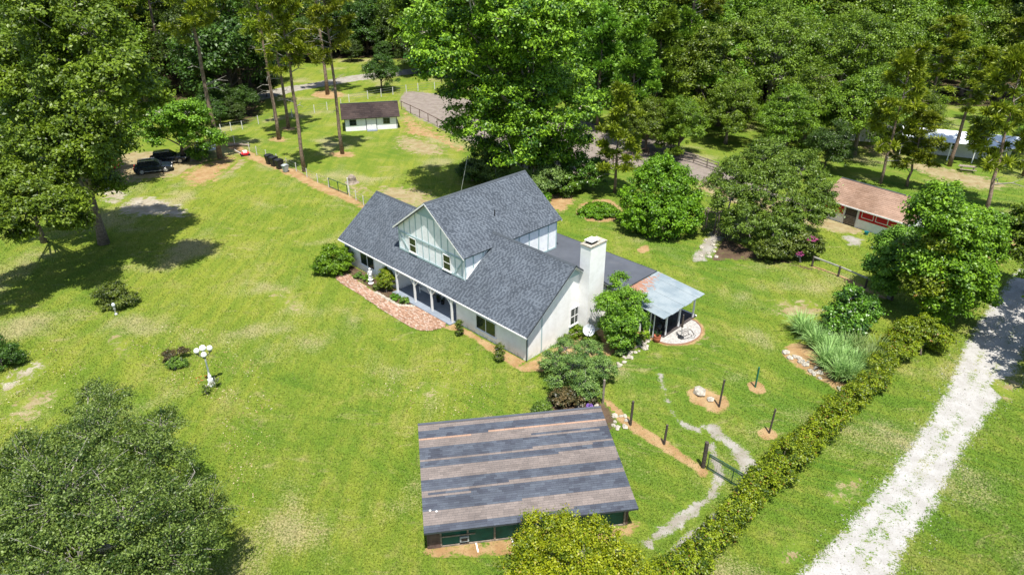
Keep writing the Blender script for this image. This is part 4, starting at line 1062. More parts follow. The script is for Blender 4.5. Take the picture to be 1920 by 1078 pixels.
def chair(loc, rz, label):
    c = thing('patio_chair', label, 'chair', loc, rz, 'black patio chairs under the metal roof')
    bx('seat', M_black, c, -.27, .27, -.25, .25, .42, .46); bx('backrest', M_black, c, -.26, .26, .24, .28, .5, .98)
    for x in (-.25, .21):
        bx('arm', M_black, c, x, x+.04, -.24, .24, .64, .67)
        for y in (-.25, .21): bx('leg', M_black, c, x, x+.04, y, y+.04, 0, .64)
    return c
chair(HW(5.2, 10.5, .15), HZ+.4, 'black patio chair nearest the terracotta pot'); chair(HW(4.5, 11.6, .15), HZ+2.4, 'black patio chair deeper under the metal roof'); chair(HW(5.1, 12.4, .15), HZ-1.2, 'black patio chair at the outer edge of the dark deck')
gr = thing('grill', 'black kettle grill on the dark patio deck', 'grill', HW(5.0, 9.9+.3, .15), 0)
m = MB(); m.lathe([(.05, .55), (.24, .65), (.30, .8), (.24, .98), (.05, 1.06)], n=14); m.build('bowl', M_black, gr, smooth=True)
for a in (0, 2.1, 4.2):
    m = MB(); m.tube([(math.cos(a)*.15, math.sin(a)*.15, .65), (math.cos(a)*.3, math.sin(a)*.3, 0)], [.015, .015], 5); m.build('leg', M_steel, gr)
for k, (x, lab) in enumerate(((-11.9, 'dark plant pot on the porch right of the bench'), (-11.3, 'dark plant pot on the porch nearest the front door'))):
    p = thing('plant_pot', lab, 'plant pot', HW(x, 1.1, .12), 0, 'potted plants on the porch')
    m = MB(); m.lathe([(.13, 0), (.18, .3), (.2, .34), (.16, .33)], n=12); m.build('pot', M_black, p)
    m = MB()
    for q in range(30):
        a = random.uniform(0, 6.28); l = random.uniform(.2, .5); m.bar((0, 0, .3), (math.cos(a)*l*.7, math.sin(a)*l*.7, .35+l*.7), .06, .01)
    m.build('plant', ML['glossy'], p)

# wheelie bins
def bin_(px, rz, label, body=M_black, lid=M_black, grp='wheelie bins by the fence', s=1.0):
    o = thing('wheelie_bin', label, 'bin', G(*px), rz, grp); o.scale = (s, s, s)
    m = MB(); m.v = [(x*a, y*b, z) for z, a, b in ((.08, .24, .26), (1.0, .32, .38)) for x, y in ((-1, -1), (1, -1), (1, 1), (-1, 1))]
    m.f = [(3, 2, 1, 0), (4, 5, 6, 7), (0, 1, 5, 4), (1, 2, 6, 5), (2, 3, 7, 6), (3, 0, 4, 7)]; m.t = [0]*6; m.build('body', body, o)
    m = MB(); m.prism([(-.42, 1.0), (-.40, 1.06), (0, 1.13), (.38, 1.08), (.40, 1.0)], -.34, .34, 'x'); m.build('lid', lid, o)
    bx('handle', body, o, -.28, .28, .42, .46, .93, .97)
    for x in (-.27, .27):
        m = MB(); m.tube([(x-.04, .27, .12), (x+.04, .27, .12)], [.12, .12], 10); m.build('wheel', M_rubber, o)
    return o
bin_((506, 308), -.7, 'black wheelie bin at the left end of the row by the fence', s=1.25)
bin_((515, 312), -.65, 'black wheelie bin in the middle of the row by the fence', s=1.25)
bin_((525, 317), -.7, 'black wheelie bin at the right of the black row by the fence', s=1.25)
bin_((536, 323), -.6, 'pale grey bin with a light lid at the right end of the bin row', M_grey, M_grey, s=.95)
st = thing('tree_stump', 'grey tree stump on the lawn behind the garden gate', 'stump', G(660, 343), 0)
m = MB(); m.lathe([(1.0, -.02), (.7, .12), (.55, .35), (.52, .75), (.35, .95), (.1, .85)], n=11)
m.v = [(x*(1+.15*math.sin(i*1.7)), y*(1+.12*math.cos(i*2.3)), z*(1+.1*math.sin(i*1.1))) for i, (x, y, z) in enumerate(m.v)]
m.build('wood', M_wood, st)
mw = thing('mower', 'red and white mower parked by the fence below the leaning pine', 'mower', G(460, 292), .5)
bx('deck', M_redpaint, mw, -.55, .55, -.4, .4, .18, .42); bx('engine', M_whitetrim, mw, -.25, .3, -.22, .22, .42, .72)
for x in (-.5, .5):
    for y in (-.42, .42):
        m = MB(); m.tube([(x, y-.05, .17), (x, y+.05, .17)], [.17, .17], 10); m.build('wheel', M_rubber, mw)
for y in (-.25, .25):
    m = MB(); m.tube([(-.5, y, .4), (-1.3, y, 1.05)], [.025, .025], 6); m.build('handle', M_whitetrim, mw)
lg = MB(); lg.tube([(0, 0, .2), (1.6, .3, .35), (3.4, .2, .2)], [.2, .18, .15], 8); o = lg.build('log', M_wood, None); o.location = G(425, 276); tag(o, 'fallen grey log beside the leaning pine trunk', 'log')
tr = thing('trailer', 'white trailer with ladder-like rails half hidden beside the leaning pine', 'trailer', G(383, 290), .9)
bx('bed', M_trailer, tr, -1.6, 1.6, -.8, .8, .55, .68)
for k in range(7): bx('rung', M_trailer, tr, -1.6+k*.5, -1.53+k*.5, -.86, -.8, .68, 1.9)
for z in (1.2, 1.9): bx('side_rail', M_trailer, tr, -1.65, 1.65, -.9, -.862, z, z+.08)
for s in (-1, 1):
    m = MB(); m.tube([(0, s*.9, .33), (0, s*.72, .33)], [.33, .33], 14); m.build('wheel', M_rubber, tr)
wp = thing('wood_pile', 'stack of weathered boards beside the trailer in the shade', 'wood pile', G(372, 300), .3)
for k in range(4): bx('board', M_wood, wp, -1.1+k*.05, 1.1-k*.07, -.4, .4, .02+k*.16, .12+k*.16)
pt = thing('picnic_table', 'grey wooden picnic table beside the white-roofed shelter', 'table', G(1812, 322), -.4)
for k in range(5): bx('top_plank', M_wood, pt, -1, 1, -.4+k*.165, -.25+k*.165, .74, .78)
for s in (-1, 1): bx('bench_seat', M_wood, pt, -1, 1, s*.7-.13, s*.7+.13, .43, .47)
for x in (-.75, .7):
    bx('cross_beam', M_wood, pt, x, x+.05, -.8, .8, .38, .428)
    for s in (-1, 1):
        m = MB(); m.bar((x+.08, s*.65, 0), (x+.08, s*.2, .74), .05, .09); m.build('leg', M_wood, pt)

# cars
def suv(loc, rz, label, paint, name='parked_car', cat='car', L=4.75, W=1.9, H=1.72):
    c = thing(name, label, cat, loc, rz)
    # lower body: lofted sections along x
    sec = [(-L/2, .45, .80, .80), (-L/2+.12, .32, 1.00, .90), (-L/2+.5, .27, 1.08, .94), (-.6, .25, 1.04, .95), (.9, .25, 1.02, .95), (L/2-.75, .27, .98, .93), (L/2-.2, .32, .86, .86), (L/2, .42, .70, .72)]
    m = MB()
    for x, zb_, zt, hw_ in sec:
        ring = [(-hw_*.92, zb_), (-hw_, zb_+.15), (-hw_, zt-.16), (-hw_*.9, zt), (hw_*.9, zt), (hw_, zt-.16), (hw_, zb_+.15), (hw_*.92, zb_)]
        for y, z in ring: m.v.append((x, y*W/1.9, z))
    k = 8
    for i in range(len(sec)-1):
        for j in range(k): m.f.append((i*k+j, (i+1)*k+j, (i+1)*k+(j+1) % k, i*k+(j+1) % k))
    m.f += [tuple(range(k)), tuple(len(m.v)-k+i for i in range(k-1, -1, -1))]; m.t = [0]*len(m.f)
    body = m.build('body', paint, c)
    gh = [(-L/2+.28, 1.04, .84), (-L/2+.62, H-.06, .70), (-.3, H, .70), (.35, H-.05, .69), (1.15, 1.0, .84)]
    m = MB(); n = len(gh)
    m2 = MB()
    # roof
    roof = [(gh[i][0], gh[i][1], gh[i][2]) for i in (1, 2, 3)]
    for x, z, w_ in roof:
        for y, dz in ((-w_, -.05), (-w_*.8, .015), (w_*.8, .015), (w_, -.05)): m.v.append((x, y, z+dz))
    for i in range(2):
        for j in range(3): m.f.append((i*4+j, (i+1)*4+j, (i+1)*4+j+1, i*4+j+1))
    m.t = [0]*len(m.f); m.build('roof', paint, c)
    def q(name_, mat, pts):
        z = MB(); z.poly(pts); z.build(name_, mat, c)
    a0, a1, a2, a3, a4 = gh
    q('windscreen', M_carglass, [(a4[0], -a4[2], a4[1]), (a4[0], a4[2], a4[1]), (a3[0], a3[2], a3[1]-.03), (a3[0], -a3[2], a3[1]-.03)])
    q('rear_window', M_carglass, [(a0[0], a0[2], a0[1]), (a0[0], -a0[2], a0[1]), (a1[0], -a1[2], a1[1]-.03), (a1[0], a1[2], a1[1]-.03)])
    for s in (-1, 1):
        top = lambda x, t: (x, s*(.84-(.14)*t), 1.03+(H-.09-1.03)*t)
        for x0, x1, xt0, xt1 in ((-L/2+.36, -1.1, -L/2+.66, -1.05), (-1.02, -.12, -.97, -.12), (-.04, 1.05, -.04, .36)):
            q('side_window', M_carglass, [(x0, s*.845, 1.03), (x1, s*.845, 1.03), (xt1, s*.70, H-.09), (xt0, s*.70, H-.09)])
        for x0, xt in ((-1.06, -1.01), (-.08, -.08)):
            z = MB(); z.bar((x0, s*.852, 1.02), (xt, s*.71, H-.08), .08, .03); z.build('pillar', paint, c)
        z = MB(); z.bar((-L/2+.6, s*.62, H+.02), (.3, s*.62, H+.02), .04, .05); z.build('roof_rail', M_alloy, c)
        z = MB(); z.bar((-L/2+1.25, s*.965, .36), (L/2-1.3, s*.965, .36), .03, .07); z.build('side_trim', M_alloy, c)
        z = MB(); z.box(.85, 1.05, s*.98-.09, s*.98+.09, 1.02, 1.14); z.build('mirror', paint, c)
        z = MB(); z.box(L/2-.22, L/2-.06, s*.66-.18, s*.66+.18, .66, .80); z.build('headlight', M_globe, c)
        z = MB(); z.box(-L/2-.01, -L/2+.18, s*.72-.17, s*.72+.17, .80, .96); z.build('tail_light', M_redlens, c)
        for x in (-L/2+.95, L/2-.92):
            z = MB(); z.tube([(x, s*.72, .36), (x, s*.96, .36)], [.36, .36], 20); wh = z.build('wheel', M_rubber, c)
            z = MB(); z.tube([(x, s*.955, .36), (x, s*.972, .36)], [.25, .23], 16); z.build('rim', M_alloy, wh)
            z = MB(); z.tube([(x, s*.90, .42), (x, s*.952, .42)], [.44, .44], 20); z.build('wheel_arch', M_black, c)
    return c
A_, B_ = G(262, 333), G(325, 322)
cmid = G(290, 322)
suv(cmid, math.radians(22), 'dark navy SUV parked on the bare ground below the tree at the left', M_carblue)
suv(G(318, 305), math.radians(20), 'black car standing in the shade behind the navy SUV', M_carblue)
M_carred = plain('car_paint_red', (.42, .02, .015), .25, .05, spec=.6)
suv(G(190, 318), math.radians(10), 'red vehicle mostly hidden under the big tree left of the SUV', M_carred, cat='vehicle')

# ------------------------------------------------------------------ vegetation
def leaf_mesh(name, c, nrm, size, aspect, tone, mat):
    """one four-cornered leaf per point"""
    n = len(c); rng = RNG
    nrm = nrm/np.linalg.norm(nrm, axis=1, keepdims=True)
    a = rng.normal(size=(n, 3)); a -= (a*nrm).sum(1)[:, None]*nrm; a /= np.linalg.norm(a, axis=1, keepdims=True)
    b = np.cross(nrm, a)
    s = size[:, None]*.5; asp = aspect if np.ndim(aspect) == 0 else aspect[:, None]
    V = np.empty((n, 4, 3)); V[:, 0] = c-a*s; V[:, 1] = c+b*s*asp+nrm*s*.18; V[:, 2] = c+a*s; V[:, 3] = c-b*s*asp+nrm*s*.18
    me = bpy.data.meshes.new(name)
    me.vertices.add(4*n); me.vertices.foreach_set('co', V.reshape(-1).astype(np.float32))
    me.loops.add(4*n); me.loops.foreach_set('vertex_index', np.arange(4*n, dtype=np.int32))
    me.polygons.add(n); me.polygons.foreach_set('loop_start', np.arange(0, 4*n, 4, dtype=np.int32))
    try: me.polygons.foreach_set('loop_total', np.full(n, 4, dtype=np.int32))
    except Exception: pass
    at = me.attributes.new('tone', 'FLOAT', 'FACE'); at.data.foreach_set('value', np.clip(tone, 0, 1).astype(np.float32))
    me.update(calc_edges=True); me.materials.append(mat)
    return me
def unit(v): return v/np.maximum(np.linalg.norm(v, axis=1, keepdims=True), 1e-9)

def crown(name, mat, lobes, nclump, per, cr, leaf, aspect=.55, up=.45, rnd=.8, flat=.65, inner=.18, low=-.35, tone_amp=.35, rng=None, droop=0.0, spray=0.22):
    """lobes: (x,y,z,rx,ry,rz). Clumps of leaves sit on the lobes' outsides, with gaps between them."""
    rng = rng or RNG
    nclump = int(nclump*.68); per = int(per*1.3); flat *= .85
    L = np.array(lobes, float); w = (L[:, 3]*L[:, 4]); w /= w.sum()
    cc = []
    while len(cc) < nclump:
        i = rng.choice(len(L), p=w); d = unit(rng.normal(size=(1, 3)))[0]
        if d[2] < low and rng.random() < .8: continue
        k = rng.uniform(.80, 1.04) if rng.random() > inner else rng.uniform(.3, .75)
        p = L[i, :3]+d*L[i, 3:]*k
        q = ((p-L[:, :3])/L[:, 3:]); dd = (q*q).sum(1); dd[i] = 9
        if dd.min() < .45 and rng.random() < .85: continue
        cc.append((*p, *d))
    cc = np.array(cc); K = len(cc)
    rr = cr*rng.uniform(.6, 1.35, K); ct = rng.normal(.5, tone_amp*.45, K)
    idx = np.repeat(np.arange(K), per); n = len(idx)
    g = rng.normal(size=(n, 3))*np.array([1, 1, flat])*.5
    if spray: g += cc[idx, 3:]*rng.normal(0, spray, n)[:, None]
    g *= np.minimum(1, 1.7/np.maximum(np.linalg.norm(g, axis=1, keepdims=True), 1e-6))
    c = cc[idx, :3]+g*rr[idx, None]
    c[:, 2] -= droop*(g[:, 0]**2+g[:, 1]**2)*rr[idx]
    c[:, 2] = np.maximum(c[:, 2], .05)
    nrm = cc[idx, 3:]*.30+unit(g)*.40+np.array([0, 0, up+.15])+rng.normal(size=(n, 3))*rnd*.6
    tone = ct[idx]+rng.normal(0, tone_amp*.5, n)
    tone = np.where(rng.random(n) < .025, 1.0, np.clip(tone, 0, .93))
    sz = leaf*rng.uniform(.65, 1.35, n)
    return leaf_mesh(name, c, nrm, sz, aspect, tone, mat), cc

def rand_lobes(rng, R, z0, z1, n, flat=.8, spread=.62, r0=.38, r1=.58):
    """lobes scattered within a crown of radius R between z0 and z1"""
    out = []; zc = (z0+z1)/2; hz = (z1-z0)/2
    for k in range(n):
        a = k*2.4+rng.uniform(-.5, .5); f = math.sqrt((k+.3)/n)
        x, y = R*spread*f*math.cos(a), R*spread*f*math.sin(a)
        r = R*rng.uniform(r0, r1)
        z = zc+hz*(.55-.85*f*f)+rng.uniform(-.25, .25)*hz
        out.append((x, y, z, r, r, min(r*flat, hz*.75)))
    return out
def limbs(rng, h, r, lobes, clumps, ntwig=40, fork=.35, lean=(0, 0), n=8, twig_r=.03, bare=None, over=.08):
    """trunk tube, limbs to the lobes, twigs to some clumps"""
    t = MB(); b = MB()
    top = Vector((lean[0], lean[1], h))
    pts = []; rad = []
    for i in range(6):
        f = i/5; pts.append(Vector((lean[0]*f*f+rng.uniform(-.04, .04)*h*.15*(f > 0), lean[1]*f*f+rng.uniform(-.04, .04)*h*.15*(f > 0), h*f)))
        rad.append(r*(1.45 if i == 0 else 1.0)*(1-.5*f))
    t.tube(pts, rad, n)
    z_f = h*fork
    def trunk_at(z):
        f = max(0, min(1, z/h)); return Vector((lean[0]*f*f, lean[1]*f*f, z))
    for lo in lobes:
        st_ = trunk_at(max(.5, min(h*.98, z_f+(lo[2]-z_f)*rng.uniform(.1, .45)))); e = Vector(lo[:3]); mid = st_.lerp(e, .5)+Vector((0, 0, (e-st_).length*.08))
        b.tube([st_, mid, e, e+(e-mid)*.12], [r*.42, r*.28, r*.14, r*.04], 6, cap=False)
    if len(clumps):
        for k in rng.choice(len(clumps), min(ntwig, len(clumps)), replace=False):
            p = Vector(clumps[k][:3]); i = int(np.argmin([(p-Vector(l[:3])).length for l in lobes])); q = Vector(lobes[i][:3])
            mid = q.lerp(p, .55)+Vector(rng.normal(size=3)*.15)
            b.tube([q, mid, p+(p-mid)*over], [twig_r*2.2, twig_r*1.4, twig_r*.6], 4, cap=False)
    return t, b

TPL = {}
def template(key, crown_me, trunk_mb, branch_mb, bark, twig=None):
    TPL[key] = (crown_me, trunk_mb.mesh('trunk', bark, True) if trunk_mb else None, branch_mb.mesh('branches', twig or bark, True) if branch_mb and branch_mb.v else None)
def plant(key, name, label, cat, loc, sc=1.0, rz=0.0, group=None, szz=None, tilt=None):
    o = thing(name, label, cat, loc, rz, group)
    o.scale = (sc, sc, szz or sc)
    if tilt: o.rotation_euler = (tilt[0], tilt[1], rz)
    c, t, b = TPL[key]
    if t: put('trunk', t, o)
    if b: put('branches', b, o)
    put('crown', c, o)
    return o
def mk_tree(key, mat, seed, H, R, z0, nl, nclump, per, cr, leaf, bark=None, tr=.35, twig=None, lobes=None, **kw):
    rng = np.random.default_rng(seed)
    lob = lobes or rand_lobes(rng, R, z0, H, nl)
    fk = {k: kw.pop(k) for k in list(kw) if k in ('ntwig', 'fork', 'lean', 'twig_r')}
    cm, cc = crown('crown', ML[mat], lob, nclump, per, cr, leaf, rng=rng, **kw)
    t, b = limbs(rng, max(1.0, (z0+H)/2*1.0), tr, lob, cc, **fk)
    template(key, cm, t, b, bark or M_bark, twig)

# broadleaf templates, real sizes
for i in range(3): mk_tree(f'oak{i}', 'oak', 20+i, 15, 7.6, 1.6, 14, 470, 80, .95, .34, ntwig=30, tr=.42)
for i in range(2): mk_tree(f'dark{i}', 'dark', 30+i, 13, 6.5, .6, 12, 330, 80, 1.0, .38, ntwig=8, tr=.3, bark=M_barkdark)
mk_tree('oakbig', 'oak', 41, 17, 10.5, 3.8, 17, 760, 80, .95, .32, ntwig=60, tr=.6, twig=M_twig)
# pines: tall bare trunk, tufted crown
def mk_pine(key, seed, H, R, z0, ncl, per, tr=.30, mat='pine', dead=6, cr=.85, leaf=.62, needle=.13):
    rng = np.random.default_rng(seed); t = MB(); b = MB()
    pts = [Vector((rng.uniform(-.12, .12)*(i > 0), rng.uniform(-.12, .12)*(i > 0), H*.97*i/9)) for i in range(10)]
    t.tube(pts, [tr*(1.25 if i == 0 else 1)*(1-.78*(i/9)**1.3) for i in range(10)], 9)
    cl = []
    nb = int(16+R*3)
    for k in range(nb):
        f = (k+rng.random())/nb; z = z0+(H-z0)*f**.9; a = rng.uniform(0, 6.28)
        l = R*(1-.75*f**1.5)*rng.uniform(.55, 1.08); rise = rng.uniform(-.05, .35)*l+.6*f
        s = Vector((0, 0, z)); e = Vector((math.cos(a)*l, math.sin(a)*l, z+rise)); md = s.lerp(e, .5)+Vector((0, 0, .12*l))
        b.tube([s, md, e], [tr*.25, tr*.14, tr*.05], 5, cap=False)
        m_ = max(1, int(ncl/nb))
        for q in range(m_):
            u = rng.uniform(.35, 1.05); p = s.lerp(e, u)+Vector(rng.normal(size=3)*[.5, .5, .28])*(.35+.18*l)
            d = (p-s); d.z += 1.2; cl.append((*p, *d.normalized()))
    for k in range(dead):
        z = rng.uniform(z0*.45, z0*1.02); a = rng.uniform(0, 6.28); l = rng.uniform(1.0, 3.2); s = Vector((0, 0, z))
        e = Vector((math.cos(a)*l, math.sin(a)*l, z+rng.uniform(-.3, .9))); md = s.lerp(e, .55)+Vector((0, 0, .3))
        b.tube([s, md, e], [.07, .05, .02], 4, cap=False)
        e2 = md+Vector((math.cos(a+.7)*l*.4, math.sin(a+.7)*l*.4, .4)); b.tube([md, e2], [.035, .012], 4, cap=False)
    cc = np.array(cl); K = len(cc); idx = np.repeat(np.arange(K), per); n = len(idx)
    d = unit(rng.normal(size=(n, 3))+cc[idx, 3:]*.7); rr = cr*rng.uniform(.6, 1.2, K)
    c = cc[idx, :3]+d*rr[idx, None]*rng.uniform(.2, 1.0, (n, 1))*np.array([1, 1, .7])
    # needles: long thin blades pointing out from the tuft
    side = unit(np.cross(d, rng.normal(size=(n, 3)))); ln = leaf*rng.uniform(.7, 1.2, n)[:, None]*.5; wd = needle*rng.uniform(.7, 1.3, n)[:, None]*.5
    V = np.empty((n, 4, 3)); V[:, 0] = c-d*ln; V[:, 1] = c+side*wd; V[:, 2] = c+d*ln; V[:, 3] = c-side*wd
    me = bpy.data.meshes.new('crown'); me.vertices.add(4*n); me.vertices.foreach_set('co', V.reshape(-1).astype(np.float32))
    me.loops.add(4*n); me.loops.foreach_set('vertex_index', np.arange(4*n, dtype=np.int32))
    me.polygons.add(n); me.polygons.foreach_set('loop_start', np.arange(0, 4*n, 4, dtype=np.int32))
    tone = np.clip(rng.normal(.5, .16, K)[idx]+rng.normal(0, .2, n), 0, 1)
    at = me.attributes.new('tone', 'FLOAT', 'FACE'); at.data.foreach_set('value', tone.astype(np.float32))
    me.update(calc_edges=True); me.materials.append(ML[mat])
    template(key, me, t, b, M_barkpine, M_twig)
mk_pine('pine0', 50, 27, 5.5, 15, 170, 110)
mk_pine('pine1', 51, 25, 4.6, 13, 150, 110)
mk_pine('pine2', 52, 15, 3.8, 3.5, 150, 110, tr=.2, dead=2)
mk_pine('feather', 53, 15, 4.4, 1.5, 220, 110, tr=.22, mat='bamboo', dead=0, cr=1.0, leaf=.55, needle=.2)

def base_at(px, py): return G(px, py)
def crown_at(px, py, zc):
    p = G(px, py, zc); return Vector((p.x, p.y, 0))

# --- the big oak in the lower left corner (small leaves, grey twigs showing)
def lob_plane(specs, origin, seed, spread, bias=.15):
    """lobes seen at (px,py), standing round the trunk: their distance is the trunk's, give or take the crown's depth"""
    rg_ = np.random.default_rng(seed+500); out = []
    for px, py, z, r, fz in specs:
        d = G(px, py, 0)-Vector((0, 0, CAM_H)); yy = origin.y+rg_.uniform(-1, 1)*spread-spread*bias
        p = Vector((0, 0, CAM_H))+d*(yy/d.y)-origin
        out.append((p.x, p.y, p.z, r, r, r*fz))
    return out
def lob_px(specs, origin):
    """lobes given by where their centres are seen (px,py), their height and radius"""
    out = []
    for px, py, z, r, fz in specs:
        p = G(px, py, z)-origin; out.append((p.x, p.y, z, r, r, r*fz))
    return out
def hero(name, mat, label, cat, base, specs, nclump, per, cr, leaf, bark, tr, twig=M_twig, seed=1, ntwig=120, twig_r=.03, hfac=.75, group=None, spread=None, bias=.15, over=.08, **kw):
    rng = np.random.default_rng(seed)
    lob = lob_plane(specs, base, seed, spread, bias) if spread else lob_px(specs, base); cm, cc = crown('crown', ML[mat], lob, nclump, per, cr, leaf, rng=rng, **kw)
    zt = np.mean([l[2] for l in lob]); cx = np.mean([l[0] for l in lob]); cy = np.mean([l[1] for l in lob])
    t, b = limbs(rng, max(.6, zt*hfac), tr, lob, cc, ntwig=ntwig, twig_r=twig_r, lean=(cx*.3, cy*.3), over=over)
    o = thing(name, label, cat, base, 0, group)
    t.build('trunk', bark, o, smooth=True)
    if b.v: b.build('branches', twig, o, smooth=True)
    put('crown', cm, o)
    return o
hero('oak_tree', 'oakgrey', 'large spreading oak with grey twigs showing, in the bottom left corner', 'tree', crown_at(150, 960, 5.0),
     [(60, 880, 6.0, 2.3, .7), (180, 830, 6.8, 2.0, .7), (205, 745, 5.6, 1.15, .7), (165, 735, 5.2, .8, .7), (195, 785, 6.0, 1.4, .7), (150, 790, 5.6, 1.1, .7), (300, 800, 5.5, 1.2, .7), (290, 860, 6.2, 1.7, .7), (340, 930, 5.6, 1.7, .7), (395, 960, 4.6, 1.0, .6), (120, 940, 8.0, 2.6, .7), (230, 980, 7.6, 2.4, .7), (40, 1010, 6.5, 2.6, .7), (150, 1060, 7, 2.6, .7), (300, 1050, 6, 2.2, .7), (-60, 920, 5.5, 2.4, .7), (-60, 1080, 6, 2.6, .7), (210, 1150, 5.5, 2.6, .7), (370, 1030, 4.2, 1.2, .6)],
     2500, 80, .38, .115, M_bark, .30, seed=3, ntwig=800, twig_r=.015, inner=.36, tone_amp=.75, up=.3, rnd=1.1, over=.45, hfac=.6, spray=.3)
hero('camphor_tree', 'yellow', 'bright yellow-green tree top in front of the striped barn at the bottom edge', 'tree', crown_at(1085, 1060, 2.6),
     [(995, 1020, 2.2, .95, .75), (1040, 990, 2.8, .75, .8), (1110, 1002, 3.0, 1.0, .8), (1075, 1045, 3.3, 1.2, .8), (1155, 1035, 2.6, 1.0, .8), (1190, 1085, 2.2, 1.0, .8), (965, 1068, 1.8, .8, .8), (1065, 975, 3.0, .5, .8), (1000, 975, 2.4, .4, .8), (1100, 1110, 3, 1.5, .8), (1020, 1120, 2.6, 1.4, .8)],
     800, 80, .30, .12, M_barkdark, .16, seed=4, ntwig=120, twig_r=.014, tone_amp=.7, up=.35, rnd=1.0, inner=.3, spray=.35)

# --- foundation and garden shrubs
def bush(name, mat, label, base, specs, nclump, per, cr, leaf, seed=1, cat='shrub', tr=.08, **kw):
    kw.setdefault('ntwig', 20); kw.setdefault('twig_r', .015); kw.setdefault('bark', M_bark); bark = kw.pop('bark')
    return hero(name, mat, label, cat, base, specs, nclump, per, cr, leaf, bark, tr, seed=seed, hfac=.6, **kw)
bush('round_shrub', 'round', 'big clipped round green shrub at the left end of the house front', G(627, 515), [(627, 492, 1.0, 1.45, .8), (606, 497, .9, .9, .9), (648, 482, 1.0, 1.0, .9), (620, 474, 1.3, .9, .8)], 330, 70, .28, .15, seed=5)
bush('round_shrub', 'hedge', 'yellow-green ball shrub in the front bed beside the porch', G(725, 548), [(725, 526, .9, .78, 1.15), (722, 512, 1.3, .5, 1)], 170, 70, .2, .11, seed=6)
bush('silver_shrub', 'silver', 'broad grey-green azalea bush at the right corner of the gable wall', G(1078, 725),
     [(1035, 680, 1.1, 1.0, .8), (1060, 655, 1.5, 1.0, .8), (1105, 660, 1.6, 1.1, .8), (1130, 690, 1.2, 1.0, .8), (1080, 690, 1.8, 1.25, .8), (1100, 725, 1.0, 1.0, .8), (1045, 712, .9, .85, .8)], 560, 85, .24, .10, seed=7, ntwig=320, twig_r=.012, tone_amp=.6)
bush('green_shrub', 'round', 'bright green ground shrub at the foot of the gable window', G(1080, 632), [(1080, 622, .4, .7, .6), (1108, 634, .4, .7, .6), (1060, 636, .4, .5, .6)], 130, 70, .2, .12, seed=8)
hero('loquat_tree', 'oak', 'green tree growing in front of the chimney beside the patio roof', 'tree', G(1150, 640),
     [(1162, 600, 2.6, 1.3, .8), (1143, 572, 3.6, 1.05, .8), (1172, 562, 3.9, 1.05, .8), (1190, 600, 2.6, 1.0, .8), (1162, 628, 1.3, 1.2, .8), (1146, 610, 1.8, .9, .9), (1160, 530, 4.8, .65, 1.2), (1200, 560, 3.2, .7, .6)], 560, 80, .30, .15, M_bark, .12, seed=9, ntwig=40)
bush('dark_shrub', 'shrub', 'dark green shrub left of the rock bed behind the barn', G(1015, 778), [(1016, 765, .5, .6, .9), (1012, 778, .35, .5, .8)], 90, 70, .2, .12, seed=10)
bush('red_shrub', 'red', 'reddish brown bromeliad bed between the azalea bush and the barn roof', G(1072, 752), [(1050, 745, .5, .7, .6), (1078, 742, .5, .8, .6), (1100, 746, .4, .6, .6)], 200, 60, .22, .16, seed=11, tone_amp=.7)
bush('juniper', 'shrub', 'small upright juniper at the right end of the porch', G(861, 627), [(861, 618, .5, .32, 1.4), (861, 607, 1.0, .22, 1.6)], 60, 60, .14, .09, seed=12)
bush('juniper', 'shrub', 'small upright juniper left of the house corner below the window', G(937, 675), [(937, 666, .5, .36, 1.2), (937, 652, 1.0, .26, 1.5)], 70, 60, .15, .09, seed=13)
for k, (px, py, r_, mt, lab) in enumerate(((690, 525, .45, 'round', 'small leafy plant left of the white statue'), (742, 560, .4, 'round', 'low bright plant at the porch end of the front bed'), (759, 566, .35, 'shrub', 'low flowering plant at the tip of the front bed'), (706, 541, .35, 'shrub', 'low plant between the statue and the ball shrub'), (672, 520, .4, 'shrub', 'low plant beside the big round shrub'))):
    bush('bed_plant', mt, lab, HW(0, 0) if False else G(px, py), [(px, py-3, .25, r_, .7)], 30, 50, .14, .11, seed=60+k, cat='plant', ntwig=3)
for k in range(7):
    t = k/6; px, py = 1164+t*56, 668-t*38
    bush('border_plant', ['silver', 'shrub', 'hedge'][k % 3], ['pale wispy plant in the rock border nearest the azalea bush', 'dark low plant, second in the rock border', 'yellow-green tuft, third in the rock border', 'pale wispy plant midway along the rock border', 'dark low plant under the patio tree', 'yellow-green tuft before the patio post', 'pale wispy plant beside the terracotta pot'][k], G(px, py-4), [(px, py-8, .3, .38, .8)], 30, 50, .14, .12, seed=70+k, cat='plant', ntwig=6, tone_amp=.7)
bush('dome_bed', 'fern', 'low dome of bright green ferny groundcover in a round mulch bed', G(1122, 404), [(1122, 396, .35, 1.9, .42), (1104, 398, .3, 1.2, .45), (1142, 398, .3, 1.2, .45)], 300, 60, .26, .2, seed=14, cat='plant', low=.0, tr=.03, ntwig=2)
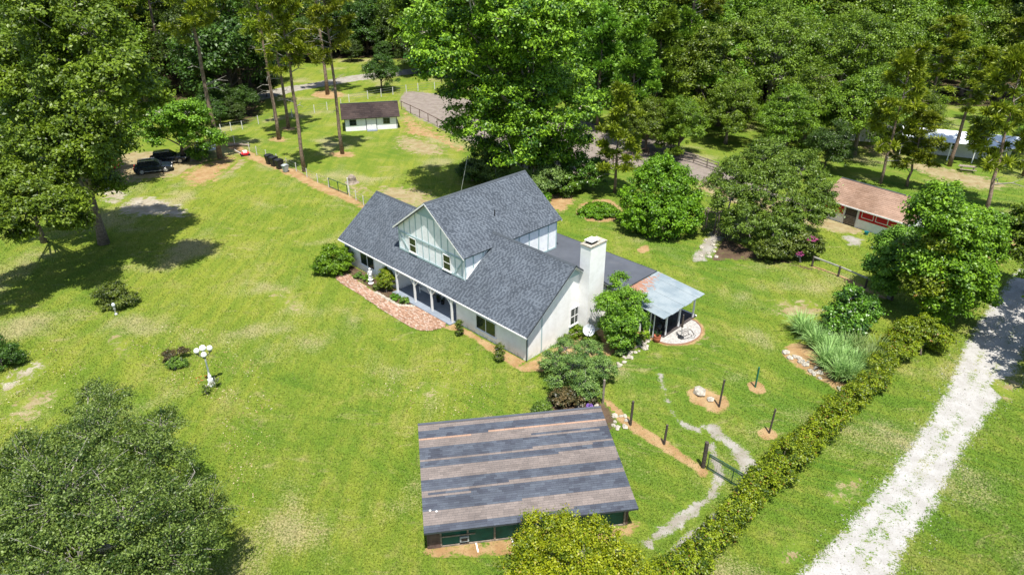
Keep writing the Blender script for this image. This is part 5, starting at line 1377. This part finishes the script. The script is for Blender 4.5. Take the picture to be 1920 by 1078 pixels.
# left lawn
bush('lawn_shrub', 'shrub', 'spreading shrub with two lobes around the grey-blue ornament on the left lawn', G(214, 575), [(212, 545, 1.3, .95, .9), (190, 552, .9, .7, .8), (240, 560, .6, .75, .7), (205, 570, .4, .7, .6), (228, 568, .5, .7, .6)], 260, 75, .26, .13, seed=15, tone_amp=.6)
bush('lawn_shrub', 'red', 'small bush with rusty red tips left of the lamp post', G(325, 685), [(318, 668, .6, .52, .9), (343, 657, .6, .35, .7)], 80, 60, .18, .10, seed=16, tone_amp=.7)
bush('lawn_shrub', 'shrub', 'small dark bush beside the rusty-tipped bush left of the lamp post', G(330, 690), [(325, 680, .4, .5, .8), (340, 680, .3, .42, .7)], 80, 60, .16, .10, seed=18)
bush('lawn_shrub', 'dark', 'dark bush cut by the left edge of the photo', G(5, 690), [(5, 665, 1.0, 1.1, .8), (-25, 650, 1.1, 1.1, .8), (25, 668, .7, .7, .8)], 200, 75, .3, .13, seed=17)
bush('rose_bush', 'shrub', 'thin rose bush with red flowers at the foot of the lamp post', G(388, 738), [(387, 730, .3, .38, .7), (404, 716, .4, .25, .8)], 24, 30, .14, .10, seed=19)
o = crown('rose_petals', ML['redpetal'], [(0, 0, .5, .45, .35, .3)], 14, 5, .08, .07)[0]; ob = put('rose_bush', o, None, G(380, 722)); tag(ob, 'red rose blossoms left of the lamp post base', 'flowers')
# reed bed: arching blades
def reeds(name, label, cat, centres, nb, L, w, mat, seed):
    rng = np.random.default_rng(seed); base = centres[0]; V = []; F = []; T = []
    for cx in centres:
        c = cx-base
        for k in range(nb):
            a = rng.uniform(0, 6.283); l = L*rng.uniform(.6, 1.15); lean = rng.uniform(.15, 1.0); r0 = rng.uniform(0, .35)
            d = np.array([math.cos(a), math.sin(a)]); s = np.array([-d[1], d[0]])*w*.5
            p = np.array([c.x+d[0]*r0, c.y+d[1]*r0]); tn = rng.uniform(0, 1); prev = None
            for j in range(5):
                f = j/4; out = lean*l*.75*f**1.5; z = l*(f-.55*lean*f**2.2)
                q = p+d*out; ww = (1-f*.85)*(.5 if j == 0 else 1)
                cur = len(V); V.append((q[0]-s[0]*ww, q[1]-s[1]*ww, z)); V.append((q[0]+s[0]*ww, q[1]+s[1]*ww, z))
                if prev is not None: F.append((prev, prev+1, cur+1, cur)); T.append(tn*.7+.3*f)
                prev = cur
    m = MB(); m.v = V; m.f = F; m.t = T
    o = m.build(name, ML[mat], None, tone=True); o.location = base; return tag(o, label, cat)
rd = [(1512, 635), (1530, 655), (1552, 672), (1550, 640), (1575, 690), (1600, 695), (1580, 665), (1625, 690), (1605, 668), (1545, 690), (1640, 672), (1498, 622), (1570, 712), (1592, 716)]
labs = ['tall arching reed clump', 'arching reed clump']
for k, g in enumerate((rd[:4]+[rd[11]], rd[4:7]+[rd[9], rd[12], rd[13]], rd[7:9]+[rd[10]])):
    reeds('reed_clump', ['arching pale green reed clump at the left end of the reed bed', 'arching pale green reed clump in the middle of the reed bed', 'arching pale green reed clump at the right end of the reed bed near the hedge'][k], 'reeds', [G(*p) for p in g], 230, 2.2, .085, 'reed', 30+k)

# hedge of creeper along the wire fence
def hedge(name, label, pts, wid, hgt, ncl, per, seed, mat='hedge'):
    rng = np.random.default_rng(seed); P_ = [G(*p) for p in pts]; base = P_[0]; lob = []
    seg = [(P_[i+1]-P_[i]).length for i in range(len(P_)-1)]; tot = sum(seg); n = int(tot/.75)
    for k in range(n):
        s_ = tot*k/n; i = 0
        while s_ > seg[i]: s_ -= seg[i]; i += 1
        p = P_[i].lerp(P_[i+1], s_/seg[i])-base
        h = hgt*rng.uniform(.75, 1.15); r = wid*.5*rng.uniform(.8, 1.2)
        lob.append((p.x+rng.uniform(-.2, .2), p.y+rng.uniform(-.2, .2), h*.5, r, r, h*.5))
    cm, cc = crown('foliage', ML[mat], lob, ncl, per, .26, .13, rng=rng, inner=.1, low=-.2, tone_amp=.55)
    o = thing(name, label, 'hedge', base); put('foliage', cm, o)
    m = MB()
    for k in range(0, n, 2):
        l = lob[k]; m.tube([(l[0], l[1], 0), (l[0]+.1, l[1], l[2]*1.6)], [.05, .02], 5)
    m.build('stems', M_bark, o)['kind'] = 'stuff'
    return o
hedge('hedge', 'long yellow-green creeper hedge running diagonally between back lawn and driveway', [(1215, 1130), (1290, 1070), (1350, 1010), (1400, 960), (1440, 912), (1490, 860), (1540, 812), (1590, 765), (1640, 712), (1690, 655)], 1.75, 1.7, 1500, 62, 40)
hero('tall_shrub', 'hedge', 'broad yellowish shrub standing where the diagonal hedge ends', 'shrub', G(1725, 665), [(1700, 625, 1.2, 1.2, .9), (1730, 620, 1.5, 1.3, .9), (1755, 632, 1.2, 1.1, .8), (1690, 650, 1.0, 1.0, .9)], 330, 70, .3, .15, M_bark, .1, seed=41, ntwig=20)
hero('magnolia_tree', 'glossy', 'small dark glossy magnolia tree behind the reed bed', 'tree', G(1598, 640), [(1595, 560, 3.2, 1.1, 1.0), (1575, 590, 2.0, 1.1, .9), (1622, 578, 2.2, 1.1, .9), (1635, 595, 1.8, .9, .8), (1570, 615, 1.2, 1.0, .8), (1600, 610, 1.5, 1.1, .9)], 380, 70, .32, .20, M_bark, .12, seed=42, ntwig=20, tone_amp=.6)
# vine clad trees right of the lawn
hero('vine_clad_tree', 'vine', 'leafy vine-clad tree directly behind the magnolia, right half of the cluster', 'tree', G(1785, 590),
     [(1745, 400, 0, 1.5, 1.1), (1850, 470, 0, 1.3, 1.2), (1790, 430, 7.4, 2.2, .9), (1760, 395, 8.2, 1.8, .9), (1825, 440, 6.6, 1.8, .9), (1740, 490, 5.0, 1.9, 1), (1800, 510, 4.2, 2.2, 1), (1830, 545, 2.6, 1.5, .9), (1770, 560, 2.0, 1.8, .9), (1850, 415, 6.6, 1.2, .9), (1770, 370, 0, 1.0, 1.3)], 1150, 90, .5, .24, M_bark, .3, seed=43, ntwig=60, spread=1.8)
hero('vine_clad_tree', 'hedge', 'yellow-green vine-clad tree in the middle of the cluster beside the driveway', 'tree', G(1745, 600),
     [(1740, 530, 3.2, 1.6, 1.2), (1722, 480, 5.0, 1.2, 1.1), (1775, 520, 4.0, 1.2, 1.4), (1760, 455, 6.4, 1.0, 1)], 330, 80, .42, .22, M_bark, .25, seed=44, ntwig=20, spread=1.2)
hero('cherry_tree', 'myrtle', 'loose grey-green tree leaning over the rail fence left of the vine-clad trees', 'tree', G(1668, 560),
     [(1675, 460, 4.8, 1.5, .9), (1655, 500, 3.2, 1.3, .9), (1690, 490, 3.8, 1.4, .9), (1660, 530, 1.8, 1.1, .9), (1700, 440, 5.6, 1.0, .9)], 320, 80, .45, .22, M_twig, .2, seed=45, ntwig=60)
hero('roadside_tree', 'oak', 'tree at the right edge of the photo overhanging the driveway', 'tree', crown_at(1965, 455, 5.0),
     [(1905, 440, 5.0, 1.5, .8), (1930, 420, 6.2, 1.9, .8), (1960, 480, 4.6, 2.0, .8), (1990, 440, 6, 2.4, .8), (1895, 478, 3.4, 1.0, .7)], 330, 90, .5, .26, M_bark, .25, seed=46)
for k, (px, py, z) in enumerate(((2010, 520, 7), (2060, 600, 6.0))):
    hero('roadside_tree', 'oak', ['tree beyond the right edge whose shade falls across the driveway', 'nearer tree beyond the right edge whose shade falls on the verge'][k], 'tree', crown_at(px, py, z), [(px, py, z, 2.8, .8), (px+70, py+30, z-1, 2.8, .8), (px-40, py-20, z-1, 1.8, .8), (px+20, py-60, z, 2.2, .8)], 150, 80, .6, .3, M_bark, .3, seed=47+k, ntwig=10)

# round tree, feathery crape myrtle, shrubs behind the house
hero('round_tree', 'round', 'dense bright green ball-shaped tree on the back lawn', 'tree', G(1240, 442),
     [(1240, 345, 4.6, 3.0, .85), (1205, 365, 3.6, 2.2, .95), (1275, 365, 3.6, 2.2, .95), (1240, 400, 2.4, 2.9, .8), (1195, 400, 2.2, 1.8, .9), (1285, 405, 2.2, 1.8, .9), (1240, 322, 5.6, 2.0, .8)], 700, 85, .45, .24, M_bark, .25, seed=50, ntwig=10, flat=.9, low=-.7)
hero('crape_myrtle', 'myrtle', 'wide feathery grey-green tree with upward sprays between arbor and red stable', 'tree', G(1445, 475),
     [(1440, 300, 7.4, 2.5, .9), (1380, 330, 5.8, 2.2, .9), (1500, 320, 6.6, 2.4, .9), (1440, 350, 5.6, 3.0, .8), (1370, 375, 4.2, 2.0, .9), (1530, 360, 5.0, 1.9, .8), (1400, 420, 2.6, 2.2, .9), (1460, 430, 2.4, 2.4, .9), (1500, 400, 3.6, 2.0, .9), (1350, 345, 5.0, 1.4, .9), (1540, 395, 3.6, 1.4, .9)], 950, 90, .5, .26, M_twig, .2, seed=51, ntwig=160, aspect=.38)
hero('oleander', 'shrub', 'mounded shrub with pink flowers at the near right of the feathery tree', 'shrub', G(1500, 492), [(1495, 455, 1.6, 1.5, .9), (1520, 460, 1.4, 1.2, .9), (1465, 465, 1.2, 1.3, .9), (1440, 470, 1.0, 1.2, .9)], 330, 75, .35, .2, M_twig, .1, seed=52, ntwig=60, twig_r=.02)
pk_ = crown('blossom', ML['pink'], [(0, 0, 0, .5, .4, .5)], 26, 14, .14, .12)[0]
for k, (px, py, z) in enumerate(((1523, 450, 2.4), (1500, 477, 1.2), (1534, 455, 1.8))):
    p = G(px, py, z); ob = put('blossom_cluster', pk_, None, p, k*1.3, (.8, .8, .7) if k else (1, 1, 1)); tag(ob, ['largest pink blossom cluster high on the oleander', 'low pink blossom cluster near the mulch under the oleander', 'small pink blossom cluster at the right side of the oleander'][k], 'flowers', 'pink oleander blossoms')
for k, (px, py, zc, r, mt, lab) in enumerate((
    (920, 305, 2.6, 2.6, 'silver', 'silvery green tree just behind the left part of the main ridge'),
    (1030, 335, 2.2, 1.9, 'silver', 'silvery green shrub tree behind the right end of the wing ridge'),
    (1090, 320, 2.4, 2.4, 'glossy', 'dark glossy privet at the fence left of the young pine'),
    (1062, 345, 1.4, 1.6, 'glossy', 'lower dark privet in front of the tall privet'),
    (1010, 375, .8, .9, 'round', 'small green shrub at the far corner of the wing roof'),
    (885, 320, 1.4, 1.4, 'dark', 'dark shrub in the shade left of the silvery tree'))):
    rng = np.random.default_rng(80+k); c0 = G(px, py, zc); b0 = Vector((c0.x, c0.y, 0))
    hero('shrub_tree', mt, lab, 'tree', b0, [(px, py, zc, r, .9)]+[(px+rng.uniform(-1, 1)*r*12, py+rng.uniform(-1, 1)*r*8, zc*rng.uniform(.6, 1.2), r*.6, .9) for _ in range(4)], int(110*r), 80, .42, .22, M_bark, .14, seed=81+k, ntwig=16)

# the big sycamore in the centre
sy = G(1005, 342)
hero('sycamore_tree', 'sycamore', 'huge bright green sycamore with pale branches in the top centre', 'tree', sy,
     [(880, 60, 18, 3.6, .8), (830, 110, 14.5, 3.2, .8), (800, 60, 16.5, 2.6, .8), (950, 40, 20, 3.6, .8), (1030, 70, 18, 3.4, .8), (930, 130, 15, 4.2, .8), (1000, 150, 14, 4.0, .8), (870, 175, 11, 3.0, .8), (1060, 150, 12.5, 3.0, .8), (960, 210, 10, 3.6, .8), (1040, 215, 8.5, 3.0, .8), (900, 230, 8, 2.4, .7), (860, 240, 6.4, 1.6, .7), (1000, 270, 6, 3.2, .8), (1070, 260, 6, 2.4, .8), (960, 290, 4, 2.2, .8), (905, 275, 5, 1.6, .7), (980, 0, 22, 3.4, .8), (880, -10, 20.5, 3.2, .8), (1060, 20, 19, 2.8, .8), (790, 30, 17.5, 2, .8), (980, 240, 0, 3.0, .8), (1030, 300, 0, 2.4, .8), (940, 180, 0, 3, .8), (1090, 200, 0, 2.4, .8), (1000, 95, 0, 3.2, .8)],
     1900, 75, .85, .36, M_barkp, .42, twig=M_barkp, seed=60, ntwig=150, twig_r=.04, hfac=.8, tone_amp=.6, inner=.2, spread=5, bias=.45)
# left big trees
hero('water_oak', 'oak', 'big oak on the left whose pale trunk foot stands on the shaded lawn', 'tree', G(195, 457),
     [(150, 120, 13, 3.6, .8), (90, 170, 11.5, 3.4, .8), (210, 170, 11.5, 3.0, .8), (160, 215, 9.5, 3.4, .8), (60, 240, 9.5, 3.0, .8), (230, 130, 12.5, 2.2, .8), (30, 130, 12.5, 3.4, .8), (170, 60, 15, 3.0, .8), (220, 255, 6.6, 1.9, .7), (120, 270, 7.4, 2.6, .8), (20, 300, 7, 2.6, .8), (90, 80, 15, 3, .8), (180, 290, 0, 2.2, .7), (140, 320, 0, 2.4, .7), (200, 345, 0, 1.6, .6), (270, 190, 0, 1.8, .8), (60, 30, 0, 3, .8), (130, 20, 0, 3, .8)],
     1250, 80, .75, .33, M_bark, .42, seed=61, ntwig=130, twig_r=.04, hfac=.8, spread=5.5, bias=.75)
hero('water_oak_limb', 'oak', 'low leafy oak in front of the big oak trunk at the left edge', 'tree', G(83, 455),
     [(110, 390, 8.2, 1.9, .8), (60, 370, 9.0, 2.0, .8), (20, 400, 8.0, 1.8, .8), (140, 420, 6.4, 1.3, .8), (20, 340, 9.5, 2.2, .8), (40, 435, 6.4, 1.0, .8), (90, 350, 9.2, 1.6, .8), (-40, 370, 9, 2.4, .8), (-60, 430, 8, 2.4, .8), (130, 370, 8.4, 1.4, .8)], 700, 85, .55, .26, M_bark, .25, seed=62, ntwig=40)
hero('oak_tree', 'oak', 'oak with brown trunk standing behind the big oak left of the cars', 'tree', G(115, 342), [(100, 240, 9, 3.5, .8), (40, 220, 10, 3.5, .8), (150, 210, 10.5, 3.2, .8), (100, 150, 14, 3.6, .8), (20, 150, 14, 3.6, .8), (180, 260, 7, 2.2, .7), (20, 290, 6.4, 2.6, .8), (230, 235, 0, 2.2, .8)], 850, 85, .85, .38, M_bark, .5, seed=63, ntwig=30, spread=3)
hero('low_oak', 'oak', 'low wide oak spreading over the parked cars', 'tree', G(345, 302), [(330, 240, 4.6, 2.8, .7), (370, 250, 4.0, 2.6, .7), (300, 225, 5.6, 2.4, .7), (350, 215, 6, 2.8, .7), (395, 262, 2.8, 1.8, .8), (290, 255, 3.6, 1.6, .7), (370, 285, 1.8, 1.8, .8)], 420, 80, .6, .30, M_barkdark, .3, seed=64, ntwig=20, spread=2.5)
# oaks right of centre
for k, (bx_, by_, key, s, lab) in enumerate((
    (1435, 222, 'oakbig', 1.0, 'great live oak with several dark limbs above the feathery tree'),
    (1310, 235, 'oak0', 1.05, 'rounded oak left of the great live oak'),
    (1560, 225, 'oakbig', .95, 'great spreading oak right of centre, before the white shelter'),
    (1360, 270, 'oak1', .62, 'smaller oak lobe low in front of the rounded oak'),
    (1470, 290, 'oak2', .62, 'small oak in front of the live oak limbs'),
    (1600, 290, 'oak0', .80, 'dense oak between the feathery tree and the red stable'),
    (1545, 320, 'dark0', .50, 'dark shrubby tree right behind the feathery tree'),
    (1660, 225, 'oak2', .95, 'oak standing over the left end of the white shelter'),
    (1270, 292, 'oak1', .52, 'light green small tree behind the round tree'),
    (1505, 268, 'oak2', .75, 'round-crowned oak close behind the top of the feathery tree'),
    (1625, 262, 'oak1', .70, 'smaller oak before the pale low building'),
    (1705, 268, 'oak0', .55, 'small oak before the left end of the white shelter'),
    (1345, 236, 'oak2', .85, 'oak filling the gap between the rounded oak and the great live oak'),
    (1210, 285, 'oak2', .5, 'small oak at the paddock edge right of the young pine'),
    (1900, 285, 'oak2', .6, 'small oak at the right edge by the white shelter'))):
    plant(key, 'oak_tree', lab, 'tree', G(bx_, by_), s, k*1.7)
for k, (bx_, by_, key, s, sz_, lab, tilt) in enumerate((
    (413, 297, 'pine0', 1.05, 1.0, 'leaning pine with thick trunk nearest the parked cars', None),
    (523, 262, 'pine1', .9, 1.15, 'slim pine, second trunk from the leaning pine', None),
    (541, 241, 'pine0', .85, 1.0, 'pine trunk just behind the slim second pine', None),
    (571, 322, 'pine1', .85, 1.2, 'tall pine rising from the mulch strip by the white posts', None),
    (642, 289, 'pine0', .85, 1.05, 'tall pine standing left of the white shed with dead side branches', None),
    (614, 178, 'pine0', 1.1, 1.0, 'dark pine beyond the white post fence', None),
    (1152, 362, 'pine2', .95, .9, 'young pine with dark trunk behind the dome of groundcover', None),
    (1650, 345, 'pine2', .95, 1.15, 'pine with dark trunk left behind the red stable roof', None),
    (1700, 350, 'pine2', .8, .8, 'small pine just behind the red stable roof', None),
    (1780, 312, 'pine1', .85, .72, 'dark-trunked pine in front of the white shelter', None),
    (1848, 400, 'pine2', 1.1, 1.1, 'leaning pine right of the red stable at the right edge', (.1, .12)),
    (1885, 240, 'pine1', 1.0, .75, 'pine behind the right end of the white shelter', None),
    (1730, 240, 'pine1', .95, .7, 'yellow-green pine behind the middle of the white shelter', None),
    (1920, 330, 'pine1', 1.0, .8, 'pine cut by the right edge beside the white shelter', None))):
    plant(key, 'pine_tree', lab, 'tree', G(bx_, by_), s, k*2.1, 'pines' if False else None, s*sz_, tilt)
for k, (bx_, by_, s, lab) in enumerate(((1180, 262, 1.1, 'tall feathery tree right beside the sycamore'), (1225, 245, 1.15, 'tall feathery tree, second to the right of the sycamore'), (1120, 240, 1.15, 'feathery tree close behind the sycamore'), (1275, 225, 1.1, 'feathery tree between the sycamore and the oaks'), (1255, 300, .5, 'small lime green feathery tree above the round tree'))):
    plant('feather', 'feathery_tree', lab, 'tree', G(bx_, by_), s, k*1.3)
plant('dark1', 'dark_tree', 'dark rounded tree behind the white shed', 'tree', G(716, 172), .55, .3)
plant('dark0', 'dark_tree', 'dark evergreen mass right of the shed behind the fence', 'tree', G(960, 290), .55, 1.3)
plant('dark1', 'dark_tree', 'dark understory tree at the foot of the sycamore', 'tree', G(1000, 335), .5, 2.3)

for k, (px, py, s_) in enumerate(((588, 112, .9), (640, 106, 1.0), (690, 104, 1.0), (742, 104, 1.0), (785, 140, .8))):
    plant(['dark0', 'dark1'][k % 2], 'dark_tree', ['dark evergreen at the left of the line beyond the dirt track', 'dark evergreen, second in the line beyond the dirt track', 'dark evergreen, third in the line beyond the dirt track', 'dark evergreen, fourth in the line beyond the dirt track', 'dark evergreen left of the sycamore where the dirt track ends'][k], 'tree', G(px, py), s_, k*1.4, 'dark evergreens beyond the dirt track')
for k, (px, py, s_) in enumerate(((1745, 190, 1.0), (1800, 178, 1.0), (1870, 185, 1.05), (1700, 170, 1.0), (1640, 185, .9))):
    plant(['oak1', 'oak2'][k % 2], 'oak_tree', ['leafy oak directly behind the middle of the white shelter', 'leafy oak behind the right half of the white shelter', 'leafy oak behind the right end of the white shelter', 'leafy oak behind the left end of the white shelter', 'leafy oak behind the pale low building'][k], 'tree', G(px, py), s_, k*1.4, 'oaks behind the white shelter')
# rows of the wood behind: every tree a thing of its own
def wood_line(x):
    xs = [-400, 0, 60, 200, 300, 380, 470, 500, 560, 760, 800, 1000, 1140, 1180, 1330, 1480, 1560, 1700, 1760, 1920, 2400]
    ys = [260, 258, 240, 215, 190, 190, 225, 190, 118, 112, 150, 172, 190, 205, 215, 215, 205, 190, 195, 205, 205]
    return float(np.interp(x, xs, ys))
rg = np.random.default_rng(99); cnt = 0; row = 0
D = 104.0
while D < 255:
    sp = 7.5 if D < 170 else 10.5
    x = -D*.86+rg.uniform(0, sp)
    while x < D*.86:
        X_, Y_ = x+rg.uniform(-2.4, 2.4), D+rg.uniform(-3, 3)
        px, py = PX((X_, Y_, 0)); x += sp
        if py > wood_line(px)-6: continue
        if 1570 < px < 1960 and py > 150 and rg.random() < .35: continue
        if 1728 < px < 1752 and 60 < py < 120: continue
        if px < 250: key = ['oak0', 'oak1', 'oak2', 'oakbig', 'pine0'][rg.integers(5)]; reg = 'left part of the wood'
        elif px < 560: key = ['pine0', 'pine1', 'pine0', 'dark0', 'oak1', 'dark1', 'pine1'][rg.integers(7)]; reg = 'dark wood behind the bare pines'
        elif px < 780: key = ['oak0', 'pine0', 'dark1', 'oak2', 'pine1'][rg.integers(5)]; reg = 'wood beyond the dirt track'
        elif px < 1330: key = ['feather', 'oak1', 'oak0', 'feather', 'pine0'][rg.integers(5)]; reg = 'wood behind the sycamore'
        elif px < 1720: key = ['oak0', 'oak1', 'oak2', 'oakbig', 'oak0'][rg.integers(5)]; reg = 'oak wood right of centre'
        else: key = ['pine1', 'feather', 'pine0', 'oak1', 'pine1'][rg.integers(5)]; reg = 'pine wood in the top right'
        kd = 'pine' if key[:4] == 'pine' else ('feathery tree' if key == 'feather' else ('dark bushy tree' if key[:4] == 'dark' else 'leafy oak'))
        s = rg.uniform(1.0, 1.3)*(1.15 if key[:4] in ('oak0', 'oak1', 'oak2', 'dark') else (1.35 if key == 'feather' else .95))
        plant(key, {'pine': 'pine_tree', 'feathery tree': 'feathery_tree', 'dark bushy tree': 'dark_tree', 'leafy oak': 'oak_tree'}[kd], f'{kd} standing among its likes in the {reg}', 'tree', (X_, Y_, 0), s, rg.uniform(0, 6.28), f'{kd}s in the {reg}', s*rg.uniform(.9, 1.1)); cnt += 1
    D += 9.5 if D < 170 else 15
print('wood trees', cnt)
# undergrowth that closes the wood's edge
k = 0
for px, py, s in ((400, 226, .42), (430, 222, .45), (465, 216, .4), (385, 205, .5), (500, 182, .35), (300, 192, .4), (250, 200, .4), (200, 226, .45), (60, 262, .5), (590, 118, .4), (660, 116, .4), (720, 112, .4), (1160, 205, .4), (1520, 215, .42), (1380, 222, .4), (20, 275, .5), (130, 258, .45), (445, 232, .3), (415, 236, .3)):
    k += 1
    plant(['dark0', 'dark1'][k % 2], 'undergrowth_bush', 'dark bush in the shaded undergrowth at the edge of the wood', 'bush', G(px, py), s, k*1.1, 'dark bushes at the edge of the wood')

# loose things on the ground, too many and too small to count
def scatter(name, label, cat, polys, n, size, mat, flat=.3, seed=1, z=.02):
    rng = np.random.default_rng(seed); m = []; cs = []
    for pts, share in polys:
        w = np.array([tuple(G(*p))[:2] for p in pts]); lo, hi = w.min(0), w.max(0); k = int(n*share); P = rng.uniform(lo, hi, (k*4, 2)); P = P[inside(w, P)][:k]
        # drifts, not an even sprinkle
        keep = (np.sin(P[:, 0]*1.3+np.sin(P[:, 1]*.9)*2)+np.sin(P[:, 1]*1.7+P[:, 0]*.5)) > rng.uniform(-1.6, 1.4, len(P)); cs.append(P[keep])
    P = np.concatenate(cs); k = len(P); c = np.column_stack([P, np.full(k, z)]); nr = np.column_stack([rng.normal(0, flat, k), rng.normal(0, flat, k), np.ones(k)])
    me = leaf_mesh(name, c, nr, size*rng.uniform(.5, 1.4, k), .7, rng.random(k), mat)
    o = put(name, me); tag(o, label, cat); o['kind'] = 'stuff'; return o
M_fallen = attr_mat('fallen_leaf', [(0, (.20, .13, .05)), (.5, (.34, .27, .12)), (1, (.46, .42, .30))])
M_chip = attr_mat('limestone_chip', [(0, (.24, .22, .19)), (1, (.46, .44, .41))])
scatter('fallen_leaves', 'dry pale leaves strewn on the lawn around the lamp post and the corner oak', 'leaves', [([(230, 640), (330, 600), (480, 660), (520, 800), (460, 1000), (400, 760), (300, 720)], .6), ([(0, 660), (120, 650), (180, 700), (60, 800), (0, 820)], .2), ([(640, 700), (900, 680), (980, 740), (800, 800)], .2)], 2600, .10, M_fallen, seed=3)
scatter('gravel_chips', 'loose white stone chips spilled along both edges of the gravel driveway', 'gravel', [([(1440, 1100), (1540, 1000), (1680, 840), (1790, 640), (1850, 600), (1960, 560), (1930, 700), (1820, 880), (1740, 1078)], 1.0)], 4200, .075, M_chip, seed=4, flat=.5)

# short grass: real blades over the near lawns
def grass(n=330000):
    rng = np.random.default_rng(12)
    u = rng.random(n)
    # sample by view footprint so that near lawn gets more
    px = rng.uniform(-60, 1980, n); py = 330+(1110-330)*rng.random(n)**.8
    a, b = px-960, py-539; ry = F_PX*cP-b*sP; rz = -F_PX*sP-b*cP; t = -CAM_H/rz
    P = np.column_stack([t*a, t*ry])
    keep = np.ones(n, bool)
    for poly in PATCHES:
        lo, hi = poly.min(0)-.1, poly.max(0)+.1
        idx = np.where((P[:, 0] > lo[0]) & (P[:, 0] < hi[0]) & (P[:, 1] > lo[1]) & (P[:, 1] < hi[1]) & keep)[0]
        if len(idx):
            ins = inside(poly, P[idx]); d = edge_dist(poly, P[idx]); kill = ins & (rng.random(len(idx)) < np.clip(d/.6, .3, .985)); keep[idx[kill]] = False
    def excl(pts):
        nonlocal keep
        poly = np.array([tuple(p)[:2] for p in pts]); idx = np.where(keep)[0]; keep[idx[inside(poly, P[idx])]] = False
    excl([HW(-24.9, 0), HW(0, 0), HW(0, 9.6), HW(1.2, 9.6), HW(1.2, 15), HW(-17.2, 15), HW(-17.2, 9.8), HW(-24.9, 9.8)])
    excl([HW(-16.3, -.8), HW(-8, -.8), HW(-8, 0), HW(-16.3, 0)])
    excl([HW(1.0, 9.2), HW(6.2, 9.9), HW(6.2, 15.4), HW(1.0, 15.4)])
    c, s = math.cos(BA), math.sin(BA); q = lambda x, y: Vector((-4.55+c*x-s*y, 26.45+s*x+c*y, 0))
    excl([q(0, 0), q(bW, 0), q(bW, bD), q(0, bD)])
    P = P[keep]; n = len(P)
    d = np.hypot(P[:, 0], np.hypot(P[:, 1], 30)); sz = .03+.0009*d
    h = sz*rng.uniform(.6, 1.5, n); a = rng.uniform(0, 6.283, n); lean = rng.uniform(.2, 1.1, n)
    ex, ey = np.cos(a), np.sin(a); w = sz*.38
    V = np.empty((n, 3, 3), np.float32)
    V[:, 0, 0] = P[:, 0]-ey*w; V[:, 0, 1] = P[:, 1]+ex*w; V[:, 0, 2] = 0
    V[:, 1, 0] = P[:, 0]+ey*w; V[:, 1, 1] = P[:, 1]-ex*w; V[:, 1, 2] = 0
    V[:, 2, 0] = P[:, 0]+ex*h*lean; V[:, 2, 1] = P[:, 1]+ey*h*lean; V[:, 2, 2] = h
    me = bpy.data.meshes.new('grass'); me.vertices.add(3*n); me.vertices.foreach_set('co', V.reshape(-1))
    me.loops.add(3*n); me.loops.foreach_set('vertex_index', np.arange(3*n, dtype=np.int32))
    me.polygons.add(n); me.polygons.foreach_set('loop_start', np.arange(0, 3*n, 3, dtype=np.int32))
    at = me.attributes.new('tone', 'FLOAT', 'FACE'); at.data.foreach_set('value', rng.random(n).astype(np.float32))
    me.update(calc_edges=True); me.materials.append(M_grassblade)
    o = bpy.data.objects.new('grass', me); C.objects.link(o)
    tag(o, 'short mown grass blades covering the lawns around the house', 'grass'); o['kind'] = 'stuff'
def grass_mat():
    m, nt, b = new_mat('lawn_blades')
    pos = nn(nt, 'ShaderNodeNewGeometry').outputs['Position']
    c, h = lawn_color(nt, pos)
    at = nn(nt, 'ShaderNodeAttribute', attribute_name='tone').outputs['Fac']
    sc = nn(nt, 'ShaderNodeVectorMath', operation='SCALE'); nt.links.new(c, sc.inputs[0]); nt.links.new(step(nt, at, 0, 1, .85, 1.6), sc.inputs[3])
    nt.links.new(sc.outputs[0], b.inputs['Base Color']); b.inputs['Roughness'].default_value = .6; b.inputs['Specular IOR Level'].default_value = .25
    tr = nn(nt, 'ShaderNodeBsdfTranslucent'); nt.links.new(sc.outputs[0], tr.inputs[0])
    mx = nn(nt, 'ShaderNodeMixShader'); mx.inputs[0].default_value = .3
    nt.links.new(b.outputs[0], mx.inputs[1]); nt.links.new(tr.outputs[0], mx.inputs[2]); nt.links.new(mx.outputs[0], nt.nodes['Material Output'].inputs[0])
    return m
M_grassblade = grass_mat()
grass()
